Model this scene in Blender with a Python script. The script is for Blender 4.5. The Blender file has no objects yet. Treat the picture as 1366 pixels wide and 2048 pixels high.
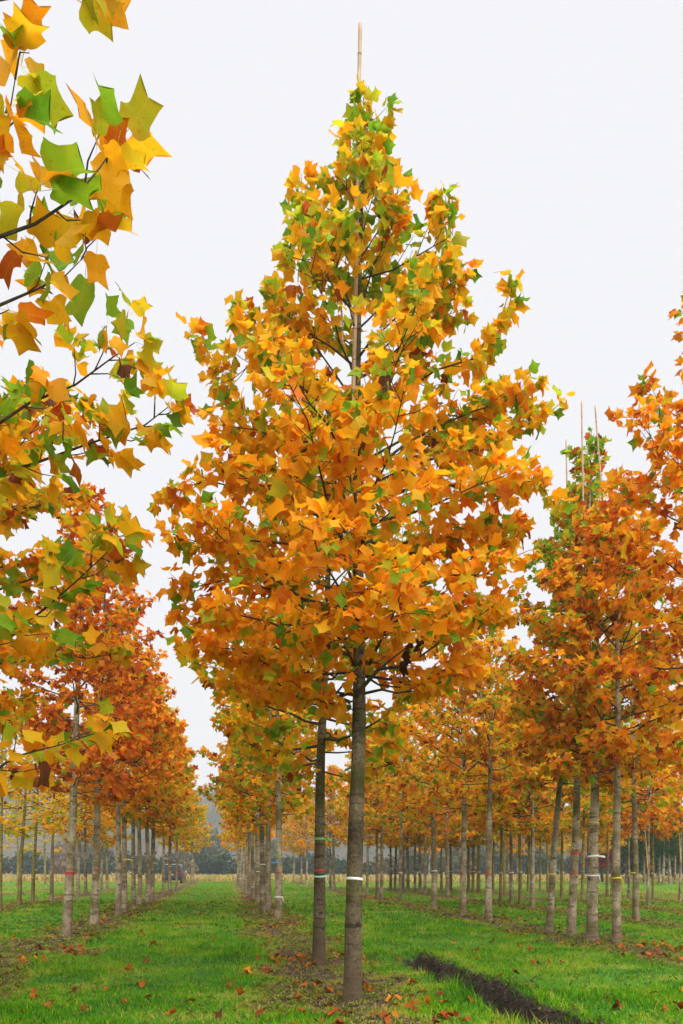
import bpy, math, random
import numpy as np
from mathutils import Matrix, Vector

# ------------------------------------------------------------------ camera, sky, sun, exposure
scene = bpy.context.scene
C = scene.collection
F = 1500.0            # focal length in photograph pixels (1366 wide)
HORIZON = 1738.0      # photograph row of the horizon
EYE = 1.5             # eye height in metres

cam_d = bpy.data.cameras.new('camera')
cam = bpy.data.objects.new('camera', cam_d)
C.objects.link(cam)
cam.location = (0, 0, EYE)
cam.rotation_euler = (math.radians(90), 0, 0)
cam_d.sensor_fit = 'HORIZONTAL'
cam_d.sensor_width = 36.0
cam_d.lens = 36.0 * F / 1366.0
cam_d.shift_y = (HORIZON - 1024.0) / 1366.0      # level camera with rising front: verticals stay upright
cam_d.clip_start = 0.1
cam_d.clip_end = 4000
scene.camera = cam

SUN_EL, SUN_ROT = math.radians(50), math.radians(160)
world = bpy.data.worlds.new('World')
scene.world = world
world.use_nodes = True
wn, wl = world.node_tree.nodes, world.node_tree.links
wn.clear()
sky = wn.new('ShaderNodeTexSky')
sky.sky_type = 'NISHITA'
sky.sun_disc = False
sky.sun_elevation = SUN_EL
sky.sun_rotation = SUN_ROT
sky.air_density = 1.5
sky.dust_density = 5.0
sc_ = wn.new('ShaderNodeMix'); sc_.data_type = 'RGBA'; sc_.blend_type = 'MULTIPLY'
sc_.inputs['Factor'].default_value = 1.0
sc_.inputs['B'].default_value = (0.06, 0.06, 0.06, 1)
mixw = wn.new('ShaderNodeMix'); mixw.data_type = 'RGBA'
mixw.inputs['Factor'].default_value = 0.95          # closed cloud cover over the blue
mixw.inputs['B'].default_value = (0.925, 0.925, 0.955, 1)
bg = wn.new('ShaderNodeBackground')
bg.inputs['Strength'].default_value = 0.243
wo = wn.new('ShaderNodeOutputWorld')
wl.new(sky.outputs['Color'], sc_.inputs['A'])
wl.new(sc_.outputs['Result'], mixw.inputs['A'])
wl.new(mixw.outputs['Result'], bg.inputs['Color'])
wl.new(bg.outputs['Background'], wo.inputs['Surface'])

sun_d = bpy.data.lights.new('sun', 'SUN')
sun_d.energy = 1.5
sun_d.angle = math.radians(80)
sun_d.color = (1.0, 0.96, 0.9)
sun = bpy.data.objects.new('sun', sun_d)
C.objects.link(sun)
# from behind the camera and above, veiled by cloud
sd = Vector((math.sin(SUN_ROT) * math.cos(SUN_EL), math.cos(SUN_ROT) * math.cos(SUN_EL), math.sin(SUN_EL)))
sun.rotation_euler = (-sd).to_track_quat('-Z', 'Y').to_euler()
sun.location = (0, -20, 40)

vs = scene.view_settings
vs.view_transform = 'Standard'
vs.look = 'None'
vs.exposure = 2.1
vs.gamma = 1.0
scene.render.engine = 'CYCLES'
cy = scene.cycles
cy.use_denoising = True
try:
    cy.denoiser = 'OPENIMAGEDENOISE'
    cy.denoising_input_passes = 'RGB_ALBEDO_NORMAL'
except Exception:
    pass
cy.max_bounces = 8
cy.diffuse_bounces = 6
cy.glossy_bounces = 2
cy.transmission_bounces = 5
cy.transparent_max_bounces = 6
cy.volume_bounces = 0
cy.use_adaptive_sampling = True
cy.adaptive_threshold = 0.02

HAZE_DENSITY = 0.0007

# ------------------------------------------------------------------ helpers
SLOPE = -(683.0 - 452.0) / F       # the planting rows run towards (452, horizon)

def at(px, py, Y):
    return np.array([(px - 683.0) / F * Y, Y, EYE - (py - HORIZON) / F * Y])

def depth_of(py):
    return F * EYE / (py - HORIZON)

def hash2(ix, iy, seed):
    h = (ix.astype(np.int64) * 374761393 + iy.astype(np.int64) * 668265263 + seed * 974634777) & 0xffffffff
    h = ((h ^ (h >> 13)) * 1274126177) & 0xffffffff
    h = (h ^ (h >> 16)) & 0xffff
    return h / 65535.0

def vnoise(x, y, seed=0):
    x = np.asarray(x, float); y = np.asarray(y, float)
    ix, iy = np.floor(x), np.floor(y)
    fx, fy = x - ix, y - iy
    fx = fx * fx * (3 - 2 * fx); fy = fy * fy * (3 - 2 * fy)
    ix = ix.astype(np.int64); iy = iy.astype(np.int64)
    a = hash2(ix, iy, seed); b = hash2(ix + 1, iy, seed)
    c = hash2(ix, iy + 1, seed); d = hash2(ix + 1, iy + 1, seed)
    return (a * (1 - fx) + b * fx) * (1 - fy) + (c * (1 - fx) + d * fx) * fy

def fbm(x, y, seed=0, octs=4):
    s, a, t = 0.0, 0.5, 0.0
    for k in range(octs):
        s = s + a * vnoise(x * 2 ** k + 17.3 * k, y * 2 ** k - 9.1 * k, seed + k)
        t += a; a *= 0.5
    return s / t

def sstep(e0, e1, x):
    t = np.clip((x - e0) / (e1 - e0), 0, 1)
    return t * t * (3 - 2 * t)

def mesh_tris(name, V, T, mat=None, attrs=None, uv=None, smooth=False):
    V = np.ascontiguousarray(V, np.float32); T = np.ascontiguousarray(T, np.int32)
    me = bpy.data.meshes.new(name)
    me.vertices.add(len(V)); me.vertices.foreach_set('co', V.ravel())
    me.loops.add(T.size); me.loops.foreach_set('vertex_index', T.ravel())
    me.polygons.add(len(T))
    me.polygons.foreach_set('loop_start', np.arange(0, T.size, 3, dtype=np.int32))
    try:
        me.polygons.foreach_set('loop_total', np.full(len(T), 3, np.int32))
    except Exception:
        pass
    me.polygons.foreach_set('use_smooth', np.full(len(T), bool(smooth)))
    for k, a in (attrs or {}).items():
        at_ = me.attributes.new(k, 'FLOAT', 'POINT')
        at_.data.foreach_set('value', np.ascontiguousarray(a, np.float32))
    if uv is not None:
        l = me.uv_layers.new(name='UVMap')
        l.data.foreach_set('uv', np.ascontiguousarray(uv, np.float32)[T.ravel()].ravel())
    me.update(calc_edges=True)
    me.validate()
    if mat is not None:
        me.materials.append(mat)
    return me

def link(name, me, parent=None, color=(0, 0, 0, 1)):
    o = bpy.data.objects.new(name, me)
    C.objects.link(o)
    if parent is not None:
        o.parent = parent
    o.color = color
    return o

def tag(o, label=None, cat=None, group=None, kind=None):
    if label: o['label'] = label
    if cat: o['category'] = cat
    if group: o['group'] = group
    if kind: o['kind'] = kind
    return o

class Geo:
    def __init__(self):
        self.V, self.T, self.n = [], [], 0
    def add(self, V, T):
        self.V.append(np.asarray(V, float)); self.T.append(np.asarray(T, int) + self.n); self.n += len(V)
    def arrays(self):
        return np.concatenate(self.V), np.concatenate(self.T)

def tube(P, R, sides=6, cap=True):
    P = np.asarray(P, float); R = np.asarray(R, float); n = len(P)
    tan = np.gradient(P, axis=0)
    tan /= np.linalg.norm(tan, axis=1)[:, None] + 1e-9
    ref = np.array([0.0, 0, 1]) if abs(tan[0][2]) < 0.8 else np.array([1.0, 0, 0])
    a = np.cross(tan, ref); a /= np.linalg.norm(a, axis=1)[:, None] + 1e-9
    b = np.cross(tan, a)
    th = np.arange(sides) / sides * 2 * np.pi
    Rr = R[:, None] if R.ndim == 1 else R
    V = P[:, None, :] + (a[:, None, :] * np.cos(th)[None, :, None] + b[:, None, :] * np.sin(th)[None, :, None]) * Rr[:, :, None] * np.ones((n, sides, 1))
    V = V.reshape(-1, 3)
    i = np.arange(n - 1)[:, None] * sides; j = np.arange(sides)[None, :]; j2 = (j + 1) % sides
    q = np.stack([i + j, i + j2, i + sides + j2, i + sides + j], -1).reshape(-1, 4)
    T = np.concatenate([q[:, [0, 1, 2]], q[:, [0, 2, 3]]])
    if cap:
        V = np.concatenate([V, P[-1:], P[:1]])
        e = (n - 1) * sides; c = n * sides
        jj = np.arange(sides); jj2 = (jj + 1) % sides
        T = np.concatenate([T, np.stack([e + jj, e + jj2, np.full(sides, c)], 1), np.stack([jj2, jj, np.full(sides, c + 1)], 1)])
    return V, T

def box(c, s, bev=0.0):
    c = np.asarray(c, float); s = np.asarray(s, float) / 2
    V = np.array([[x, y, z] for x in (-1, 1) for y in (-1, 1) for z in (-1, 1)], float) * s + c
    Q = [(0, 1, 3, 2), (4, 6, 7, 5), (0, 4, 5, 1), (2, 3, 7, 6), (0, 2, 6, 4), (1, 5, 7, 3)]
    T = [t for q in Q for t in ((q[0], q[1], q[2]), (q[0], q[2], q[3]))]
    return V, np.array(T)

# ------------------------------------------------------------------ materials
def new_mat(name):
    m = bpy.data.materials.new(name); m.use_nodes = True
    n, l = m.node_tree.nodes, m.node_tree.links
    n.clear()
    out = n.new('ShaderNodeOutputMaterial')
    return m, n, l, out

def ramp(n, stops, interp='LINEAR'):
    r = n.new('ShaderNodeValToRGB')
    cr = r.color_ramp; cr.interpolation = interp
    while len(cr.elements) < len(stops):
        cr.elements.new(0.5)
    for e, (p, c) in zip(cr.elements, stops):
        e.position = p; e.color = (*c, 1)
    return r

def math_(n, l, op, a, b=None, clamp=False):
    m = n.new('ShaderNodeMath'); m.operation = op; m.use_clamp = clamp
    for i, v in enumerate((a, b)):
        if v is None: continue
        if isinstance(v, (int, float)): m.inputs[i].default_value = v
        else: l.new(v, m.inputs[i])
    return m.outputs[0]

def mixc(n, l, f, a, b, mode='MIX'):
    m = n.new('ShaderNodeMix'); m.data_type = 'RGBA'; m.blend_type = mode
    for k, v in (('Factor', f), ('A', a), ('B', b)):
        s = m.inputs[k]
        if isinstance(v, (int, float)): s.default_value = v
        elif isinstance(v, tuple): s.default_value = (*v, 1)
        else: l.new(v, s)
    return m.outputs['Result']

def attr(n, name):
    a = n.new('ShaderNodeAttribute'); a.attribute_name = name
    return a.outputs['Fac']

LEAF_RAMP = [(0.0, (0.010, 0.042, 0.006)), (0.16, (0.090, 0.250, 0.012)), (0.28, (0.270, 0.460, 0.018)),
             (0.38, (0.560, 0.540, 0.022)), (0.50, (0.900, 0.465, 0.010)), (0.62, (0.920, 0.340, 0.006)),
             (0.74, (0.720, 0.190, 0.010)), (0.86, (0.470, 0.075, 0.010)), (0.95, (0.210, 0.045, 0.014)), (1.0, (0.10, 0.040, 0.020))]

def leaf_material(name, trans=0.55, rough=0.5, dull=1.0):
    m, n, l, out = new_mat(name)
    oi = n.new('ShaderNodeObjectInfo')
    sep = n.new('ShaderNodeSeparateColor'); l.new(oi.outputs['Color'], sep.inputs[0])
    tone = math_(n, l, 'ADD', attr(n, 'tone'), sep.outputs[0])
    val = math_(n, l, 'ADD', attr(n, 'val'), sep.outputs[1])
    tc = n.new('ShaderNodeTexCoord')
    geo = n.new('ShaderNodeNewGeometry')
    nz = n.new('ShaderNodeTexNoise'); nz.inputs['Scale'].default_value = 9.0; nz.inputs['Detail'].default_value = 3
    l.new(geo.outputs['Position'], nz.inputs['Vector'])
    d = math_(n, l, 'SUBTRACT', nz.outputs['Fac'], 0.5)
    tone2 = math_(n, l, 'ADD', tone, math_(n, l, 'MULTIPLY', d, 0.16))
    r = ramp(n, LEAF_RAMP); l.new(tone2, r.inputs[0])
    # brown freckles
    nz2 = n.new('ShaderNodeTexNoise'); nz2.inputs['Scale'].default_value = 55.0; nz2.inputs['Detail'].default_value = 2
    l.new(geo.outputs['Position'], nz2.inputs['Vector'])
    fr = ramp(n, [(0.64, (0, 0, 0)), (0.72, (1, 1, 1))]); l.new(nz2.outputs['Fac'], fr.inputs[0])
    col = mixc(n, l, math_(n, l, 'MULTIPLY', fr.outputs[0], 0.45), r.outputs[0], (0.20, 0.07, 0.012))
    # paler veins from the leaf's own outline coordinates
    uvn = n.new('ShaderNodeUVMap')
    sx = n.new('ShaderNodeSeparateXYZ'); l.new(uvn.outputs[0], sx.inputs[0])
    ax = math_(n, l, 'ABSOLUTE', math_(n, l, 'SUBTRACT', sx.outputs[0], 0.5))
    mid = math_(n, l, 'LESS_THAN', ax, 0.012)
    sv = math_(n, l, 'FRACT', math_(n, l, 'MULTIPLY', math_(n, l, 'SUBTRACT', sx.outputs[1], math_(n, l, 'MULTIPLY', ax, 0.9)), 5.0))
    sv = math_(n, l, 'LESS_THAN', sv, 0.07)
    vein = math_(n, l, 'MAXIMUM', math_(n, l, 'MULTIPLY', mid, 0.35), math_(n, l, 'MULTIPLY', sv, 0.14))
    col = mixc(n, l, vein, col, mixc(n, l, 0.5, col, (0.85, 0.70, 0.20)))
    vv = math_(n, l, 'ADD', math_(n, l, 'MULTIPLY', val, 0.35 * dull), 0.84 * dull)
    hv = n.new('ShaderNodeHueSaturation'); l.new(col, hv.inputs['Color']); l.new(vv, hv.inputs['Value'])
    bs = n.new('ShaderNodeBsdfPrincipled'); l.new(hv.outputs[0], bs.inputs['Base Color'])
    bs.inputs['Roughness'].default_value = rough
    bs.inputs['Specular IOR Level'].default_value = 0.16
    tr = n.new('ShaderNodeBsdfTranslucent'); l.new(hv.outputs[0], tr.inputs['Color'])
    mx = n.new('ShaderNodeMixShader'); mx.inputs[0].default_value = trans
    l.new(bs.outputs[0], mx.inputs[1]); l.new(tr.outputs[0], mx.inputs[2])
    l.new(mx.outputs[0], out.inputs['Surface'])
    return m

def bark_material(name, pale, dark, moss, twig=False):
    m, n, l, out = new_mat(name)
    tc = n.new('ShaderNodeTexCoord'); oi = n.new('ShaderNodeObjectInfo')
    add = n.new('ShaderNodeVectorMath'); add.operation = 'ADD'
    l.new(tc.outputs['Object'], add.inputs[0])
    sc = n.new('ShaderNodeVectorMath'); sc.operation = 'SCALE'; sc.inputs[0].default_value = (13, 7, 29)
    l.new(oi.outputs['Random'], sc.inputs['Scale']); l.new(sc.outputs[0], add.inputs[1])
    def noise(scale, stretch, det=4):
        mp = n.new('ShaderNodeMapping'); mp.inputs['Scale'].default_value = stretch
        l.new(add.outputs[0], mp.inputs[0])
        nz = n.new('ShaderNodeTexNoise'); nz.inputs['Scale'].default_value = scale; nz.inputs['Detail'].default_value = det
        l.new(mp.outputs[0], nz.inputs['Vector'])
        return nz.outputs['Fac']
    big = noise(2.2, (1, 1, 0.8), 5)
    fine = noise(38, (1, 1, 0.8), 3)
    ring = noise(7.0, (0.35, 0.35, 2.2), 3)
    mossn = noise(3.2, (1, 1, 0.9), 4)
    r0 = ramp(n, [(0.36, dark), (0.62, pale)]); l.new(big, r0.inputs[0])
    r1 = ramp(n, [(0.32, (0.50, 0.48, 0.45)), (0.48, (1, 1, 1)), (0.60, (1.0, 1.0, 1.0)), (0.70, (1.9, 1.9, 1.8))]); l.new(fine, r1.inputs[0])
    col = mixc(n, l, 1.0, r0.outputs[0], r1.outputs[0], 'MULTIPLY')
    r2 = ramp(n, [(0.57, (0, 0, 0)), (0.63, (1, 1, 1))]); l.new(ring, r2.inputs[0])
    col = mixc(n, l, math_(n, l, 'MULTIPLY', r2.outputs[0], 0.75), col, tuple(c * 0.45 for c in dark))
    r3 = ramp(n, [(0.51, (0, 0, 0)), (0.60, (1, 1, 1))]); l.new(mossn, r3.inputs[0])
    col = mixc(n, l, math_(n, l, 'MULTIPLY', r3.outputs[0], 0.6), col, moss)
    # pruning scars
    mpv = n.new('ShaderNodeMapping'); mpv.inputs['Scale'].default_value = (1, 1, 1.5); l.new(add.outputs[0], mpv.inputs[0])
    vo = n.new('ShaderNodeTexVoronoi'); vo.inputs['Scale'].default_value = 4.2; l.new(mpv.outputs[0], vo.inputs['Vector'])
    r4 = ramp(n, [(0.12, (1, 1, 1)), (0.21, (0, 0, 0))])
    l.new(math_(n, l, 'ADD', vo.outputs['Distance'], math_(n, l, 'MULTIPLY', math_(n, l, 'SUBTRACT', fine, 0.5), 0.12)), r4.inputs[0])
    col = mixc(n, l, math_(n, l, 'MULTIPLY', r4.outputs[0], 0.8), col, tuple(c * 0.30 for c in dark))
    # soil splash at the foot
    sx = n.new('ShaderNodeSeparateXYZ'); l.new(tc.outputs['Object'], sx.inputs[0])
    ft = n.new('ShaderNodeMapRange'); ft.inputs['From Min'].default_value = 0.75; ft.inputs['From Max'].default_value = 0.05
    l.new(math_(n, l, 'ADD', sx.outputs[2], math_(n, l, 'MULTIPLY', math_(n, l, 'SUBTRACT', big, 0.5), 1.2)), ft.inputs['Value'])
    if not twig:
        col = mixc(n, l, math_(n, l, 'MULTIPLY', ft.outputs[0], 0.38), col, (0.130, 0.088, 0.052))
    bs = n.new('ShaderNodeBsdfPrincipled'); l.new(col, bs.inputs['Base Color'])
    bs.inputs['Roughness'].default_value = 0.82
    bs.inputs['Specular IOR Level'].default_value = 0.25
    bp = n.new('ShaderNodeBump'); bp.inputs['Strength'].default_value = 0.6; bp.inputs['Distance'].default_value = 0.012
    l.new(math_(n, l, 'ADD', fine, math_(n, l, 'MULTIPLY', ring, 1.4)), bp.inputs['Height'])
    l.new(bp.outputs[0], bs.inputs['Normal'])
    l.new(bs.outputs[0], out.inputs['Surface'])
    return m

def plain_mat(name, col, rough=0.6, var=0.25, scale=12.0, metallic=0.0, spec=0.4, bump=0.0):
    m, n, l, out = new_mat(name)
    tc = n.new('ShaderNodeTexCoord')
    nz = n.new('ShaderNodeTexNoise'); nz.inputs['Scale'].default_value = scale; nz.inputs['Detail'].default_value = 4
    l.new(tc.outputs['Object'], nz.inputs['Vector'])
    r = ramp(n, [(0.3, tuple(c * (1 - var) for c in col)), (0.7, tuple(min(1, c * (1 + var)) for c in col))])
    l.new(nz.outputs['Fac'], r.inputs[0])
    bs = n.new('ShaderNodeBsdfPrincipled'); l.new(r.outputs[0], bs.inputs['Base Color'])
    bs.inputs['Roughness'].default_value = rough; bs.inputs['Metallic'].default_value = metallic
    bs.inputs['Specular IOR Level'].default_value = spec
    if bump:
        bp = n.new('ShaderNodeBump'); bp.inputs['Strength'].default_value = bump; bp.inputs['Distance'].default_value = 0.01
        l.new(nz.outputs['Fac'], bp.inputs['Height']); l.new(bp.outputs[0], bs.inputs['Normal'])
    l.new(bs.outputs[0], out.inputs['Surface'])
    return m

def tone_mat(name, stops, trans=0.3, rough=0.6, spec=0.25):
    m, n, l, out = new_mat(name)
    r = ramp(n, stops); l.new(attr(n, 'tone'), r.inputs[0])
    bs = n.new('ShaderNodeBsdfPrincipled'); l.new(r.outputs[0], bs.inputs['Base Color'])
    bs.inputs['Roughness'].default_value = rough; bs.inputs['Specular IOR Level'].default_value = spec
    tr = n.new('ShaderNodeBsdfTranslucent'); l.new(r.outputs[0], tr.inputs['Color'])
    mx = n.new('ShaderNodeMixShader'); mx.inputs[0].default_value = trans
    l.new(bs.outputs[0], mx.inputs[1]); l.new(tr.outputs[0], mx.inputs[2])
    l.new(mx.outputs[0], out.inputs['Surface'])
    return m

M = {}
M['leaf'] = leaf_material('autumn_leaf')
M['fallen'] = leaf_material('fallen_leaf', trans=0.1, rough=0.6, dull=0.5)
M['bark_near'] = bark_material('bark_near', (0.150, 0.114, 0.068), (0.048, 0.034, 0.017), (0.048, 0.052, 0.006))
M['bark'] = bark_material('bark', (0.370, 0.300, 0.205), (0.165, 0.122, 0.073), (0.100, 0.086, 0.016))
M['bark_moss'] = bark_material('bark_moss', (0.270, 0.220, 0.075), (0.150, 0.120, 0.040), (0.180, 0.155, 0.025))
M['twig'] = bark_material('twig_bark', (0.095, 0.070, 0.045), (0.050, 0.036, 0.024), (0.055, 0.055, 0.02), True)
M['cane'] = plain_mat('bamboo', (0.42, 0.285, 0.165), 0.55, 0.25, 6)
M['cane_node'] = plain_mat('bamboo_node', (0.24, 0.155, 0.09), 0.6, 0.2, 20)
M['stake'] = plain_mat('stake_wood', (0.55, 0.30, 0.09), 0.7, 0.25, 8)
TAPE = {'w': ('white', (0.75, 0.75, 0.76)), 'r': ('red', (0.50, 0.030, 0.025)), 'y': ('yellow', (0.72, 0.50, 0.03)),
        'g': ('green', (0.11, 0.45, 0.10)), 'b': ('blue', (0.05, 0.27, 0.62)), 'm': ('pale green', (0.42, 0.66, 0.52))}
for k, (nm, c) in TAPE.items():
    M['tape_' + k] = plain_mat('tape_' + nm.replace(' ', '_'), c, 0.4, 0.10, 30)

# ------------------------------------------------------------------ ground
ROWS = np.array([-18.0, -13.2, -8.4, -3.57, 1.40, 7.50, 11.7, 15.9, 20.2, 24.4, 28.6])
RUT_U = 3.12
def row_u(x, y): return x - SLOPE * y

# (px, py, trunk width px, tapes, palette, bark, height, lean dx per 4 m)
NEAR_TREES = []
def soil_amount(x, y):
    u = row_u(x, y)
    d = np.min(np.abs(u[..., None] - ROWS), axis=-1)
    n1 = fbm(x * 0.9, y * 0.9, 3, 4); n2 = fbm(x * 2.7, y * 2.7, 8, 3)
    s = sstep(1.0, 0.2, d + (n1 - 0.5) * 2.0)
    s = s * sstep(0.30, 0.62, n2 * 0.6 + n1 * 0.4 + 0.12)
    for (bx, by, br) in SOIL_SPOTS:
        dd = np.hypot((x - bx) / 1.0, (y - by) / 0.9)
        s = np.maximum(s, sstep(br * 1.25, br * 0.55, dd + (n2 - 0.5) * 0.5 * br) * 0.95)
    s = s * (y < 86)
    return s
SOIL_SPOTS = []

def rut_profile(x, y):
    u = row_u(x, y); wob = (fbm(y * 0.9, y * 0 + 3.0, 21, 3) - 0.5) * 0.16
    t = u - RUT_U - wob
    fade = sstep(14.3, 12.6, y)
    return t, fade

def ground_z(x, y):
    x = np.asarray(x, float); y = np.asarray(y, float)
    near = sstep(120, 60, np.abs(y)) * sstep(90, 50, np.abs(x))
    s = soil_amount(x, y)
    z = (fbm(x * 0.35, y * 0.35, 1, 3) - 0.5) * 0.10 * near
    z = z + s * ((fbm(x * 4.5, y * 4.5, 5, 3) - 0.45) * 0.13 + 0.02) * near
    z = z + (fbm(x * 2.0, y * 2.0, 12, 2) - 0.5) * 0.035 * near
    t, fade = rut_profile(x, y)
    rag = (fbm(x * 7, y * 7, 31, 3) - 0.5)
    big = (fbm(x * 2.3, y * 2.3, 37, 2) - .5)
    inside = sstep(-0.36, -0.10, t + rag * 0.14 + big * .2) * sstep(0.30, 0.13, t + rag * 0.16 + big * .30)
    lug = np.sin((y + np.abs(t) * 0.7) * 2 * np.pi / 0.17) * 0.024 + rag * 0.09
    z = z - fade * inside * (0.27 - lug * sstep(-0.3, 0.0, t) - 0.05 * sstep(0.05, -0.15, t))
    bank = np.exp(-((t - 0.36) / 0.14) ** 2) * (0.05 + rag * 0.22)
    z = z + fade * bank
    return z

def geomspace_from(a, b, step, k):
    out = [a]; s = step
    while out[-1] < b:
        out.append(out[-1] + s); s *= k
    return np.array(out)

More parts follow.
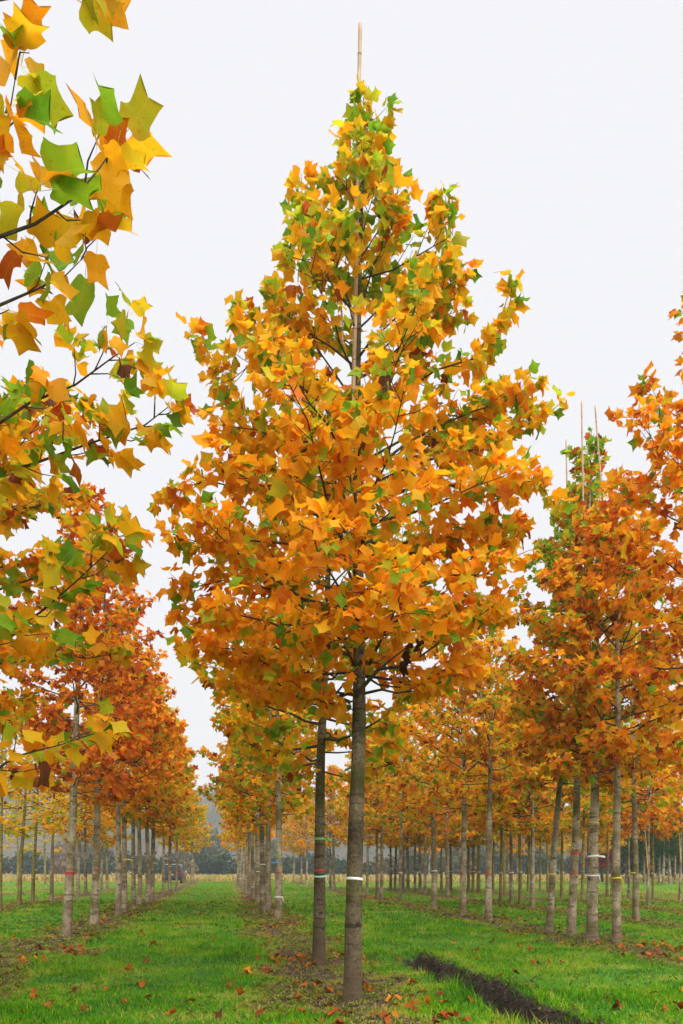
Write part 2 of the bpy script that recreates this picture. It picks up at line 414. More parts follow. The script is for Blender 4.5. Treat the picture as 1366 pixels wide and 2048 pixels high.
# trees: table first, since soil gathers round each foot ---------------------------------------
# row A (the tall staked tree's row), B (row by the van), C (sparse row), D (across the rut), E.. (back rows)
TREES = [
 # px,   py,  dpx, tapes, palette, bark, H,  row, near
 (705, 2008, 38, 'w1758', 'main', 'bark_near', 10.05, 'A', True),
 (637, 1928, 27, 'g1678> r1740 m1752t', 'gold', 'bark_near', 9.2, 'A', True),
 (557, 1842, 17, 'g1712 b1725< r1744 w1794t', 'gold', 'bark', 9.0, 'A', False),
 (537, 1827, 13, '', 'gold', 'bark', 9.0, 'A', False),
 (526, 1822, 13, 'w1729', 'orange', 'bark', 9.0, 'A', False),
 (515, 1805, 11, 'w1743', 'orange', 'bark', 9.0, 'A', False),
 (506, 1796, 9, '', 'gold', 'bark', 9.2, 'A', False),
 (498, 1789, 8, '', 'orange', 'bark', 9.0, 'A', False),
 (492, 1782, 8, '', 'orange', 'bark', 9.0, 'A', False),
 (486, 1776, 7, '', 'gold', 'bark', 9.0, 'A', False),
 (480, 1770, 8, 'w1757', 'orange', 'bark', 9.0, 'A', False),
 (476, 1766, 6, '', 'orange', 'bark', 9.0, 'A', False),
 (133, 1872, 20, 'r1744 r1748', 'red', 'bark', 10.0, 'B', True),
 (188, 1852, 17, 'r1741', 'red', 'bark', 10.2, 'B', True),
 (237, 1832, 13, 'y1717', 'redorange', 'bark', 9.6, 'B', False),
 (248, 1828, 13, 'y1719>', 'orange', 'bark', 9.3, 'B', False),
 (267, 1820, 10, '', 'redorange', 'bark', 9.0, 'B', False),
 (280, 1812, 10, '', 'orange', 'bark', 9.4, 'B', False),
 (296, 1808, 11, '', 'gold', 'bark', 9.0, 'B', False),
 (304, 1806, 11, 'y1726>', 'orange', 'bark', 9.0, 'B', False),
 (327, 1794, 7, '', 'gold', 'bark', 9.0, 'B', False),
 (339, 1792, 8, 'y1733', 'gold', 'bark', 9.0, 'B', False),
 (353, 1782, 5, '', 'gold', 'bark', 8.6, 'B', False),
 (369, 1776, 4, '', 'gold', 'bark', 8.6, 'B', False),
 (385, 1768, 9, '', 'gold', 'bark', 9.0, 'B', False),
 (38, 1812, 9, 'b1740 y1664', 'sparse', 'bark_moss', 8.0, 'C', False),
 (65, 1807, 8, 'y1740', 'sparse', 'bark_moss', 8.0, 'C', False),
 (103, 1802, 8, 'r1737', 'sparse', 'bark', 8.5, 'C', False),
 (0, 1822, 8, '', 'sparse', 'bark_moss', 8.0, 'C', False),
 (156, 1794, 8, '', 'orange', 'bark', 8.6, 'C', False),
 (171, 1791, 7, '', 'orange', 'bark', 8.6, 'C', False),
 (203, 1785, 6, '', 'orange', 'bark', 8.6, 'C', False),
 (214, 1782, 6, '', 'gold', 'bark', 8.6, 'C', False),
 (90, 1770, 5, '', 'sparse', 'bark_moss', 8.0, 'C2', False),
 (35, 1774, 5, '', 'sparse', 'bark_moss', 8.0, 'C2', False),
 (1233, 1890, 19, 'y1756t', 'redorange', 'bark', 9.0, 'D', True),
 (1184, 1884, 24, 'w1712> w1750t y1645', 'orange', 'bark', 9.0, 'D', True),
 (1142, 1874, 18, 'r1707> r1747', 'greenred', 'bark', 11.2, 'D', True),
 (1098, 1867, 15, 'y1748t', 'greenred', 'bark', 10.4, 'D', True),
 (977, 1843, 15, 'r1747', 'orange', 'bark', 9.0, 'D', True),
 (926, 1833, 14, 'r1748', 'orange', 'bark', 9.0, 'D', False),
 (868, 1820, 13, 'w1742t', 'orange', 'bark', 9.0, 'D', False),
 (800, 1806, 8, 'w1745t', 'gold', 'bark', 8.6, 'D', False),
 (763, 1799, 8, '', 'orange', 'bark', 8.8, 'D', False),
 (754, 1797, 7, '', 'orange', 'bark', 8.8, 'D', False),
 (734, 1788, 6, '', 'gold', 'bark', 8.8, 'D', False),
 (722, 1782, 6, '', 'orange', 'bark', 8.8, 'D', False),
 (668, 1780, 6, '', 'orange', 'bark', 8.8, 'D', False),
 (660, 1778, 6, '', 'gold', 'bark', 8.8, 'D', False),
 (613, 1769, 5, '', 'orange', 'bark', 8.8, 'D', False),
 (603, 1768, 5, '', 'gold', 'bark', 8.8, 'D', False),
 (588, 1766, 5, '', 'orange', 'bark', 8.8, 'D', False),
 (1272, 1842, 14, 'y1745', 'gold', 'bark', 9.2, 'E', False),
 (1064, 1818, 10, '', 'gold', 'bark', 8.8, 'E', False),
 (1040, 1813, 8, 'w1744', 'orange', 'bark_moss', 8.8, 'E', False),
 (1022, 1811, 8, 'b1732 w1745', 'gold', 'bark', 8.8, 'E', False),
 (1001, 1808, 7, 'w1746', 'orange', 'bark_moss', 8.8, 'E', False),
 (957, 1787, 8, 'w1744', 'orange', 'bark_moss', 8.8, 'E', False),
 (946, 1784, 7, 'w1743', 'gold', 'bark_moss', 8.8, 'E', False),
 (937, 1783, 7, 'w1742', 'gold', 'bark_moss', 8.8, 'E', False),
 (895, 1793, 9, '', 'orange', 'bark', 8.8, 'E', False),
 (902, 1782, 6, 'w1742', 'gold', 'bark_moss', 8.8, 'E', False),
 (883, 1779, 6, '', 'orange', 'bark_moss', 8.8, 'E', False),
 (850, 1788, 7, '', 'orange', 'bark', 8.8, 'E', False),
 (840, 1786, 7, 'w1744', 'orange', 'bark', 8.8, 'E', False),
 (830, 1784, 6, '', 'gold', 'bark', 8.8, 'E', False),
 (816, 1783, 7, '', 'orange', 'bark', 8.8, 'E', False),
 (806, 1780, 6, 'b1733', 'gold', 'bark', 8.8, 'E', False),
 (790, 1779, 6, '', 'orange', 'bark', 8.8, 'E', False),
 (781, 1779, 6, 'w1736', 'gold', 'bark', 8.8, 'E', False),
 (858, 1767, 4, '', 'orange', 'bark', 8.6, 'E', False),
 (1123, 1802, 7, 'y1744', 'gold', 'bark_moss', 8.6, 'F', False),
 (1165, 1804, 8, 'b1743', 'gold', 'bark_moss', 8.6, 'F', False),
 (1177, 1790, 6, '', 'orange', 'bark', 8.6, 'F', False),
 (1214, 1792, 6, 'b1743', 'redorange', 'bark_moss', 8.6, 'F', False),
 (1224, 1783, 6, '', 'gold', 'bark', 8.6, 'F', False),
 (1258, 1796, 6, 'w1742 w1750', 'redorange', 'bark', 8.6, 'F', False),
 (1095, 1785, 5, 'y1744', 'gold', 'bark_moss', 8.6, 'F', False),
 (1080, 1784, 5, '', 'gold', 'bark_moss', 8.6, 'F', False),
 (1056, 1784, 6, '', 'orange', 'bark_moss', 8.6, 'F', False),
 (1009, 1791, 7, '', 'gold', 'bark_moss', 8.6, 'F', False),
 (986, 1789, 6, '', 'orange', 'bark_moss', 8.6, 'F', False),
 (1296, 1817, 7, 'r1734>', 'redorange', 'bark', 8.0, 'F', False),
 (1306, 1801, 6, 'w1746t', 'redorange', 'bark_moss', 8.2, 'F', False),
 (1360, 1804, 6, 'b1750', 'orange', 'bark', 8.2, 'F', False),
 (1275, 1768, 5, '', 'evergreen', 'bark', 8.0, 'G', False),
 (1288, 1768, 5, '', 'evergreen', 'bark', 8.0, 'G', False),
 (1318, 1767, 5, '', 'evergreen', 'bark', 8.0, 'G', False),
 (1327, 1770, 6, '', 'evergreen', 'bark', 8.0, 'G', False),
 (1340, 1770, 6, '', 'evergreen', 'bark', 8.0, 'G', False),
 (1350, 1768, 5, '', 'evergreen', 'bark', 8.0, 'G', False),
 (1252, 1767, 5, '', 'evergreen', 'bark', 8.0, 'G', False),
 (1195, 1768, 4, '', 'gold', 'bark', 8.0, 'G', False),
 (1150, 1768, 4, '', 'orange', 'bark', 8.0, 'G', False),
 (1110, 1769, 5, '', 'gold', 'bark', 8.0, 'G', False),
 (1035, 1768, 4, '', 'orange', 'bark', 8.0, 'G', False),
 (1018, 1768, 4, '', 'gold', 'bark', 8.0, 'G', False),
]
# trees whose trunks stand outside the frame but whose branches reach into it: given by place
OFF_TREES = [
 (-3.35, 3.35, 0.21, 'goldgreen', 9.2, 'foreleft'),
 (-4.45, 5.80, 0.20, 'goldgreen', 8.9, 'left2'),
 (-5.05, 9.10, 0.20, 'goldleft', 9.0, 'left3'),
 (5.98, 11.6, 0.21, 'rightorange', 11.2, 'right1'),
]
for (px, py, dpx, *_r) in TREES:
    Y = depth_of(py)
    if Y < 45:
        rr = 0.34 + 0.22 * random.Random(px).random()
        SOIL_SPOTS.append(((px - 683) / F * Y, Y, rr))
SOIL_SPOTS += [(-0.28, 10.35, 0.50), (0.1, 10.5, 0.45), (-4.9, 10.0, 0.6), (0.78, 10.0, 0.18)]

def axis_ground_u():
    a = -geomspace_from(7.0, 1000.0, 0.14, 1.16)[::-1]
    b = np.arange(-6.9, 2.55, 0.09)
    c = np.arange(2.58, 3.72, 0.028)
    d = np.arange(3.80, 12.0, 0.09)
    e = geomspace_from(12.1, 1000.0, 0.14, 1.16)
    return np.concatenate([a, b, c, d, e])
def axis_ground_v():
    a = -geomspace_from(-5.8, 1000, 0.3, 1.25)[::-1]
    b = np.arange(5.85, 14.6, 0.032)
    c = geomspace_from(14.64, 1000.0, 0.05, 1.012)
    return np.concatenate([a, b, c])
gu, gv = axis_ground_u(), axis_ground_v()
gu = gu[(gu >= -1000) & (gu <= 1000)]; gv = gv[(gv >= -1000) & (gv <= 1000)]
gu = np.concatenate([[-1000], gu, [1000]]); gv = np.concatenate([[-1000], gv, [1000]])
UU, VV = np.meshgrid(gu, gv)
GX = UU + SLOPE * VV * (np.abs(VV) < 400) + SLOPE * 400 * np.sign(VV) * (np.abs(VV) >= 400)
GX = np.clip(GX, -1000, 1000)
GY = VV
GZ = ground_z(GX, GY)
soilA = soil_amount(GX, GY)
tA, fadeA = rut_profile(GX, GY)
ragA = (fbm(GX * 7, GY * 7, 31, 3) - 0.5)
mudA = fadeA * sstep(-0.36, -0.20, tA + ragA * 0.2) * sstep(0.42, 0.30, tA + ragA * 0.30)
nu, nv = len(gu), len(gv)
ii = (np.arange(nv - 1)[:, None] * nu + np.arange(nu - 1)[None, :]).ravel()
GT = np.concatenate([np.stack([ii, ii + 1, ii + nu + 1], 1), np.stack([ii, ii + nu + 1, ii + nu], 1)])

def ground_material():
    m, n, l, out = new_mat('ground')
    geo = n.new('ShaderNodeNewGeometry')
    def noise(scale, det=5, rough=0.6):
        nz = n.new('ShaderNodeTexNoise'); nz.inputs['Scale'].default_value = scale
        nz.inputs['Detail'].default_value = det; nz.inputs['Roughness'].default_value = rough
        l.new(geo.outputs['Position'], nz.inputs['Vector'])
        return nz.outputs['Fac']
    n1, n2, n3 = noise(0.5), noise(3.0), noise(22.0, 6, 0.7)
    g = ramp(n, [(0.30, (0.030, 0.105, 0.006)), (0.55, (0.058, 0.190, 0.008)), (0.75, (0.110, 0.230, 0.014))])
    l.new(math_(n, l, 'ADD', math_(n, l, 'MULTIPLY', n2, 0.6), math_(n, l, 'MULTIPLY', n3, 0.4)), g.inputs[0])
    s = ramp(n, [(0.25, (0.026, 0.017, 0.009)), (0.5, (0.078, 0.052, 0.026)), (0.75, (0.160, 0.108, 0.054))])
    l.new(n3, s.inputs[0])
    moss = ramp(n, [(0.35, (0.085, 0.092, 0.008)), (0.7, (0.230, 0.190, 0.020))]); l.new(n3, moss.inputs[0])
    soil = attr(n, 'soil')
    sm = math_(n, l, 'MULTIPLY_ADD', soil, 1.0)
    edge = ramp(n, [(0.05, (0, 0, 0)), (0.30, (1, 1, 1))])
    l.new(math_(n, l, 'ADD', soil, math_(n, l, 'MULTIPLY', math_(n, l, 'SUBTRACT', n3, 0.5), 0.35)), edge.inputs[0])
    core = ramp(n, [(0.55, (0, 0, 0)), (0.85, (1, 1, 1))])
    l.new(math_(n, l, 'ADD', soil, math_(n, l, 'MULTIPLY', math_(n, l, 'SUBTRACT', n2, 0.5), 0.7)), core.inputs[0])
    col = mixc(n, l, edge.outputs[0], g.outputs[0], moss.outputs[0])
    col = mixc(n, l, core.outputs[0], col, s.outputs[0])
    mud = ramp(n, [(0.3, (0.013, 0.009, 0.006)), (0.5, (0.034, 0.025, 0.017)), (0.7, (0.070, 0.053, 0.038))]); l.new(n3, mud.inputs[0])
    md0 = attr(n, 'mud')
    mde = ramp(n, [(0.40, (0, 0, 0)), (0.55, (1, 1, 1))])
    l.new(math_(n, l, 'ADD', md0, math_(n, l, 'MULTIPLY', math_(n, l, 'SUBTRACT', n3, 0.5), 1.1)), mde.inputs[0])
    md = mde.outputs[0]
    col = mixc(n, l, md, col, mud.outputs[0])
    fld = attr(n, 'field')
    fc = ramp(n, [(0.3, (0.15, 0.12, 0.035)), (0.7, (0.34, 0.25, 0.08))]); l.new(noise(1.3, 5), fc.inputs[0])
    col = mixc(n, l, fld, col, fc.outputs[0])
    bs = n.new('ShaderNodeBsdfPrincipled'); l.new(col, bs.inputs['Base Color'])
    wet = attr(n, 'wet')
    l.new(math_(n, l, 'SUBTRACT', 0.92, math_(n, l, 'MULTIPLY', wet, 0.72)), bs.inputs['Roughness'])
    bs.inputs['Specular IOR Level'].default_value = 0.3
    bp = n.new('ShaderNodeBump'); bp.inputs['Strength'].default_value = 0.7; bp.inputs['Distance'].default_value = 0.03
    l.new(n3, bp.inputs['Height']); l.new(bp.outputs[0], bs.inputs['Normal'])
    l.new(bs.outputs[0], out.inputs['Surface'])
    return m
M['ground'] = ground_material()
fieldA = sstep(84, 90, GY + (fbm(GX * 0.2, GY * 0.2, 44, 2) - .5) * 4)
wetA = mudA * sstep(0.12, -0.12, np.abs(tA + 0.02) - 0.02) * sstep(-0.10, -0.19, GZ) * (0.6 + 0.4 * sstep(0.45, 0.6, fbm(GX * 2.2, GY * 2.2, 55, 2)))
gme = mesh_tris('ground', np.stack([GX.ravel(), GY.ravel(), GZ.ravel()], 1), GT, M['ground'],
                {'soil': soilA.ravel(), 'mud': mudA.ravel(), 'field': fieldA.ravel(), 'wet': wetA.ravel()}, smooth=True)
tag(link('ground', gme), 'grassed nursery ground with bare soil strips and muddy wheel rut', kind='structure')

# ------------------------------------------------------------------ distant hill
def build_hill():
    th = np.linspace(-1.0, 1.0, 420); rr = np.linspace(0, 1, 70)
    TH, RR = np.meshgrid(th, rr)
    px = 683 + F * np.tan(TH)
    crest = 78 - 22 * sstep(-600, 500, px) - 18 * sstep(500, 1100, px) + 10 * (fbm(TH * 9, TH * 0, 61, 3) - 0.5) + 14 * sstep(1300, 2400, px)
    D = 380 + 420 * RR
    prof = np.where(RR < 0.45, sstep(0, 0.45, RR), 1 - 0.25 * sstep(0.45, 1, RR))
    can = (fbm(TH * 110, RR * 55, 62, 3) - 0.4) * 9 * sstep(0.02, 0.1, RR)
    Z = prof * crest + can - 1.0 * (RR < 0.01)
    Z = np.where(RR >= 0.999, -5, Z)
    X = np.sin(TH) * D; Y = np.cos(TH) * D
    V = np.stack([X.ravel(), Y.ravel(), Z.ravel()], 1)
    a, b = TH.shape
    i = (np.arange(a - 1)[:, None] * b + np.arange(b - 1)[None, :]).ravel()
    T = np.concatenate([np.stack([i, i + 1, i + b + 1], 1), np.stack([i, i + b + 1, i + b], 1)])
    tone = np.clip(fbm(TH * 60, RR * 30, 63, 3) + (vnoise(TH * 160, RR * 80, 64) - .5) * .5, 0, 1)
    mt = tone_mat('hill_wood', [(0.2, (0.016, 0.026, 0.014)), (0.5, (0.040, 0.045, 0.022)), (0.8, (0.09, 0.065, 0.03))], 0.0, 0.9)
    me = mesh_tris('hill', V, T, mt, {'tone': tone.ravel()}, smooth=False)
    tag(link('hill', me), 'misty wooded hillside far behind the rows of trees', kind='structure')
build_hill()

# ------------------------------------------------------------------ leaves
HALF = np.array([(0, 0), (.20, -.03), (.37, .06), (.53, .27), (.36, .40), (.32, .53), (.36, .72), (.43, .97), (.20, .82), (0, .76)])
# midrib 0,1(.28),2(.55),3(.76)
def leaf_template(seed, lod=0):
    r = random.Random(seed)
    mids = [(0, 0), (0, .28), (0, .55), (0, .79)]
    if lod == 0:
        side = [(.20, -.04), (.37, .04), (.50, .25), (.385, .40), (.35, .54), (.37, .70), (.405, .91), (.20, .83)]
        tri = [('m0', 0, 1), ('m0', 1, 'm1'), ('m1', 1, 2), ('m1', 2, 3), ('m1', 3, 4), ('m1', 4, 'm2'),
               ('m2', 4, 5), ('m2', 5, 7), (5, 6, 7), ('m2', 7, 'm3')]
    else:
        side = [(.34, .00), (.50, .25), (.35, .50), (.41, .91)]
        tri = [('m0', 0, 'm2'), (0, 1, 2), (0, 2, 'm2'), ('m2', 2, 3), ('m2', 3, 'm3')]
    jit = 0.05
    P = [list(p) for p in mids]; idx = {f'm{i}': i for i in range(4)}
    T = []
    for s in (1, -1):
        base = len(P)
        for (x, y) in side:
            P.append([s * x * (1 + r.uniform(-jit, jit)), y + r.uniform(-jit, jit) * 0.7])
        for t in tri:
            q = [idx[k] if isinstance(k, str) else base + k for k in t]
            T.append(q if s == 1 else q[::-1])
    P = np.array(P)
    fold = r.uniform(0.1, 0.7); curl = r.uniform(-0.1, 0.85); lat = r.uniform(-0.8, 0.4); tw = r.uniform(-0.45, 0.45)
    x, y = P[:, 0], P[:, 1]
    z = fold * np.abs(x) - curl * y * y * 0.7 + lat * x * x + tw * x * y
    z = z + 0.05 * np.array([r.uniform(-1, 1) for _ in P]) * (np.abs(x) > 0.01)
    V = np.stack([x, y, z], 1)
    uv = np.stack([x * 0.9 + 0.5, y], 1)
    # leaf stalk
    k = len(V)
    L = r.uniform(0.35, 0.65)
    pet = np.array([[0.012, 0.02, 0], [-0.012, 0.02, 0], [0.008, -L, 0.06], [-0.008, -L, 0.06]])
    V = np.concatenate([V, pet]); uv = np.concatenate([uv, np.array([[.5, 0]] * 4)])
    T = T + [[k, k + 1, k + 3], [k, k + 3, k + 2]]
    return V, np.array(T), uv
def leaf_template_hi(seed):
    """curved outline between the four points, folded along the midrib, edges rippled"""
    r = random.Random(seed)
    def quad(a, c, b, n):
        return [((1 - t) ** 2 * a[0] + 2 * t * (1 - t) * c[0] + t * t * b[0], (1 - t) ** 2 * a[1] + 2 * t * (1 - t) * c[1] + t * t * b[1]) for t in [i / n for i in range(n)]]
    def jj(p, k=.045): return (p[0] * (1 + r.uniform(-k, k)), p[1] + r.uniform(-k, k) * .7)
    P, T = [], []
    mids = [0, .14, .30, .46, .62, .79]
    P += [[0, m] for m in mids]
    for s in (1, -1):
        lt, si, ut = jj((.52, .27)), jj((.345, .50)), jj((.425, .95))
        o = quad((0, 0), (.34, -.14), (.42, .10), 3)[1:] + quad((.42, .10), (.46, .20), lt, 2) + quad(lt, (.38, .36), si, 3) + quad(si, (.36, .72), ut, 3) + quad(ut, (.24, .80), (0, .79), 3)
        base = len(P); n = len(o)
        P += [[s * x, y] for (x, y) in o]
        # strip between midrib and outline, advancing whichever is behind
        i = j = 0; tri = [(0, base, 1)]
        i = 1
        while i < 5 or j < n - 1:
            if j < n - 1 and (i >= 5 or (j + 1) / (n - 1) <= i / 5 + .02):
                tri.append((i, base + j, base + j + 1)); j += 1
            else:
                tri.append((i, base + j, i + 1)); i += 1
        T += [q if s == 1 else q[::-1] for q in tri]
    P = np.array(P)
    fold = r.uniform(0.1, 0.75); curl = r.uniform(-0.1, 0.95); lat = r.uniform(-0.9, 0.5); tw = r.uniform(-0.5, 0.5)
    x, y = P[:, 0], P[:, 1]
    z = fold * np.abs(x) - curl * y * y * 0.7 + lat * x * x + tw * x * y + .035 * np.sin(y * 13 + r.uniform(0, 6)) * np.abs(x) * 2
    V = np.stack([x, y, z], 1); uv = np.stack([x * 0.9 + 0.5, y], 1)
    k = len(V); L = r.uniform(0.4, 0.75)
    pet = np.array([[0.012, 0.02, 0], [-0.012, 0.02, 0], [0.008, -L, 0.06], [-0.008, -L, 0.06]])
    V = np.concatenate([V, pet]); uv = np.concatenate([uv, np.array([[.5, 0]] * 4)])
    return V, np.array([list(t) for t in T] + [[k, k + 1, k + 3], [k, k + 3, k + 2]]), uv
TEMPL_HI = [leaf_template_hi(s + 200) for s in range(10)]
TEMPL = [leaf_template(s, 0) for s in range(8)]
TEMPL_LO = [leaf_template(s + 50, 1) for s in range(6)]
LEAF_MESH = [mesh_tris('leaf', V, T, M['leaf'], None, uv, True) for (V, T, uv) in TEMPL_HI]
FALLEN_MESH = [mesh_tris('fallen_leaf', V * [1, 1, 1.5], T, M['fallen'], None, uv, True) for (V, T, uv) in TEMPL_HI]

def frames(d, nrm):
    """columns x,y,z from blade direction d and approximate normal"""
    y = d / (np.linalg.norm(d, axis=1)[:, None] + 1e-9)
    x = np.cross(y, nrm); x /= np.linalg.norm(x, axis=1)[:, None] + 1e-9
    z = np.cross(x, y)
    return np.stack([x, y, z], 2)      # (n,3,3)

def leaves_mesh(name, Lv, templ, mat):
    P, R, S, tone, val, kind = Lv['p'], Lv['R'], Lv['s'], Lv['tone'], Lv['val'], Lv['k']
    Vs, Ts, Us, To, Va, off = [], [], [], [], [], 0
    for k, (tv, tt, tuv) in enumerate(templ):
        m = np.where(kind % len(templ) == k)[0]
        if len(m) == 0: continue
        v = np.einsum('nij,vj->nvi', R[m] * S[m][:, None, None], tv) + P[m][:, None, :]
        nvt = len(tv)
        t = tt[None] + (np.arange(len(m)) * nvt)[:, None, None] + off
        Vs.append(v.reshape(-1, 3)); Ts.append(t.reshape(-1, 3)); Us.append(np.tile(tuv, (len(m), 1)))
        To.append(np.repeat(tone[m], nvt)); Va.append(np.repeat(val[m], nvt)); off += len(m) * nvt
    return mesh_tris(name, np.concatenate(Vs), np.concatenate(Ts), mat,
                     {'tone': np.concatenate(To), 'val': np.concatenate(Va)}, np.concatenate(Us))

# palettes: (mean tone, spread, green share low/high in the crown, red share, brown share)
PAL = {
 'main':      dict(lo=.575, hi=.460, sd=.055, g_lo=.09, g_hi=.50, red=.04, brown=.008),
 'gold':      dict(lo=.560, hi=.480, sd=.070, g_lo=.42, g_hi=.42, red=.04, brown=.02),
 'goldgreen': dict(lo=.520, hi=.490, sd=.055, g_lo=.28, g_hi=.34, red=.03, brown=.03),
 'goldleft':  dict(lo=.540, hi=.500, sd=.065, g_lo=.25, g_hi=.25, red=.10, brown=.03),
 'orange':    dict(lo=.532, hi=.505, sd=.085, g_lo=.18, g_hi=.16, red=.12, brown=.03),
 'redorange': dict(lo=.595, hi=.570, sd=.080, g_lo=.10, g_hi=.16, red=.22, brown=.05),
 'rightorange': dict(lo=.590, hi=.555, sd=.070, g_lo=.06, g_hi=.12, red=.20, brown=.02),
 'red':       dict(lo=.745, hi=.660, sd=.080, g_lo=.07, g_hi=.16, red=.34, brown=.08),
 'greenred':  dict(lo=.600, hi=.500, sd=.090, g_lo=.35, g_hi=.95, red=.20, brown=.05),
 'evergreen': dict(lo=.030, hi=.050, sd=.030, g_lo=0, g_hi=0, red=0, brown=0),
 'sparse':    dict(lo=.470, hi=.450, sd=.060, g_lo=.20, g_hi=.20, red=.02, brown=.03),
}
def tones(rng, pal, t):
    p = PAL[pal]; n = len(t)
    tone = p['lo'] + (p['hi'] - p['lo']) * t + rng.normal(0, p['sd'], n)
    g = rng.random(n) < (p['g_lo'] + (p['g_hi'] - p['g_lo']) * t)
    tone[g] = rng.uniform(0.17, 0.41, g.sum())
    r = rng.random(n) < p['red']; tone[r] = rng.uniform(.70, .86, r.sum())
    b = rng.random(n) < p['brown']; tone[b] = rng.uniform(.88, .98, b.sum())
    return np.clip(tone, 0.02, 0.99)

ENV = [(0, .42), (.08, .78), (.2, .97), (.34, 1.0), (.5, .93), (.62, .84), (.72, .62), (.84, .44), (.93, .22), (1, .05)]

def gen_tree(seed, H, zb, r0, Rmax, palette, nb=44, leaf=0.185, dens=1.0, lean=(0, 0), extra=(), trunk_sides=14, twig_len=1.0, env=ENV, leaf_jit=.17, origin=(0, 0, 0)):
    """everything relative to the tree's foot"""
    rng = np.random.default_rng(seed)
    ez, er = np.array(env).T
    def env_r(z): return np.interp(np.clip((z - zb) / (H - zb), 0, 1), ez, er) * Rmax
    zs = np.concatenate([[-0.12, 0.0, 0.06, 0.15, 0.3], np.linspace(0.55, H, 30)])
    ph = rng.uniform(0, 6.28, 4)
    def axis(z):
        z = np.asarray(z, float)
        k = np.clip(z / 3.0, 0, 1)
        return np.stack([lean[0] * z / 4 + k * (0.025 * np.sin(z * 0.9 + ph[0]) - .025 * np.sin(ph[0])), lean[1] * z / 4 + k * 0.025 * np.sin(z * 0.8 + ph[1]), z], -1)
    def rad(z):
        z = np.asarray(z, float)
        return r0 * np.clip(1 - z / (H + .15), 0, 1) ** 0.82 * (1 + 0.26 * np.exp(-np.clip(z, 0, 9) / 0.16)) * np.where(z > zb, .97, 1) + 0.003
    th = np.arange(trunk_sides) / trunk_sides * 2 * np.pi
    R = rad(zs)[:, None] * (1 + 0.05 * (vnoise(np.cos(th)[None] * 1.5 + 5 + seed, zs[:, None] * 2.2 + np.sin(th)[None] * 1.2, seed % 97) - .5) * 2)
    trunk = tube(axis(zs), R, trunk_sides)
    branches, twigs_pts = [], []
    LP, LD, LN, LS = [], [], [], []

    def put_leaves(p, dirv, n, spread=1.0):
        for _ in range(n):
            rv = rng.normal(0, 1, 3)
            d = dirv * 0.65 + rv * 0.75 * spread + np.array([0, 0, -0.28])
            d /= np.linalg.norm(d)
            s = leaf * math.exp(rng.normal(0, leaf_jit))
            nrm = np.array([0, 0, 1.0]) * 0.8 + rng.normal(0, .55, 3) - d * 0.2 + np.array([p[0], p[1], 0]) * 0.12
            LP.append(p + d * s * 0.45); LD.append(d); LN.append(nrm); LS.append(s)

    def make_branch(P, rb, leafy=1.0, bare=0.28):
        """P: polyline (n,3). Twigs and leaves follow it."""
        g = Geo()
        n = len(P)
        rr = rb * (1 - 0.86 * np.linspace(0, 1, n) ** 0.8)
        g.add(*tube(P, rr, 6))
        seg = np.linalg.norm(np.diff(P, axis=0), axis=1); L = seg.sum()
        cum = np.concatenate([[0], np.cumsum(seg)]) / L
        nt = max(3, int(round(L * 6.2 * dens * leafy)))
        for i in range(nt):
            s = bare + (1 - bare) * ((i + rng.uniform(.1, .9)) / nt) ** 0.9
            p = np.array([np.interp(s, cum, P[:, k]) for k in range(3)])
            p2 = np.array([np.interp(min(1, s + .06), cum, P[:, k]) for k in range(3)])
            bd = p2 - np.array([np.interp(s - .04, cum, P[:, k]) for k in range(3)])
            bd /= np.linalg.norm(bd) + 1e-9
            sd = np.cross(bd, [0, 0, 1]); sd /= np.linalg.norm(sd) + 1e-9
            sgn = 1 if (i % 2 == 0) else -1
            ang = rng.uniform(.5, 1.15)
            td = bd * math.cos(ang) + sd * sgn * math.sin(ang) + np.array([0, 0, rng.uniform(-.15, .45)])
            td /= np.linalg.norm(td)
            tl = twig_len * rng.uniform(.16, .46) * (1.12 - 0.45 * s) * min(1.0, 0.45 + L * .4)
            m = p + td * tl * .5 + rng.normal(0, .02, 3)
            e = p + td * tl + np.array([0, 0, rng.uniform(-.03, .10)]) * tl * 2
            g.add(*tube(np.array([p, m, e]), np.array([.0055, .0042, .0022]), 4, False))
            k = 5 + rng.integers(0, 4)
            for q in range(int(round(k * leafy))):
                f = rng.uniform(.25, 1) ** 0.7
                put_leaves(p + (e - p) * f, td, 1)
            put_leaves(e, td, 2, .7)
        put_leaves(P[-1], (P[-1] - P[-2]) / (np.linalg.norm(P[-1] - P[-2]) + 1e-9), 4, .8)
        branches.append(g.arrays())

    az = rng.uniform(0, 6.28)
    for i in range(nb):
        t = (i + .5) / nb
        z0 = zb + (H - zb) * 0.93 * t ** 1.15
        az += 2.39996 + rng.normal(0, .3)
        el = math.radians(5 + 54 * t + rng.normal(0, 6))
        Rt = env_r(z0 + 0.5 * Rmax * (1 - t) * math.tan(el))
        for _ in range(24):
            Rt = .7 * Rt + .3 * env_r(z0 + Rt * math.tan(el))
        Rt *= rng.uniform(.72, 1.08)
        Rt = max(Rt, .16)
        n = 7
        s = np.linspace(0, 1, n)
        out = Rt * s
        # ascending limb: leaves the trunk flatter low down, then lifts
        up = Rt * math.tan(el) * (s ** (1.35 if t < .35 else 1.05))
        if t < 0.25: up = up - 0.10 * np.sin(s * math.pi) * (0.25 - t) * 4 * Rt
        bend = rng.normal(0, .16) * Rt * s ** 2
        wig = np.cumsum(rng.normal(0, .022 * Rt, (n, 3)), axis=0); wig[0] = 0
        a0 = axis(z0)
        P = np.stack([a0[0] + out * math.cos(az) - bend * math.sin(az), a0[1] + out * math.sin(az) + bend * math.cos(az), z0 + up], 1) + wig
        L = np.linalg.norm(np.diff(P, axis=0), axis=1).sum()
        make_branch(P, min(.42 * float(rad(z0)), .005 + .0105 * L))
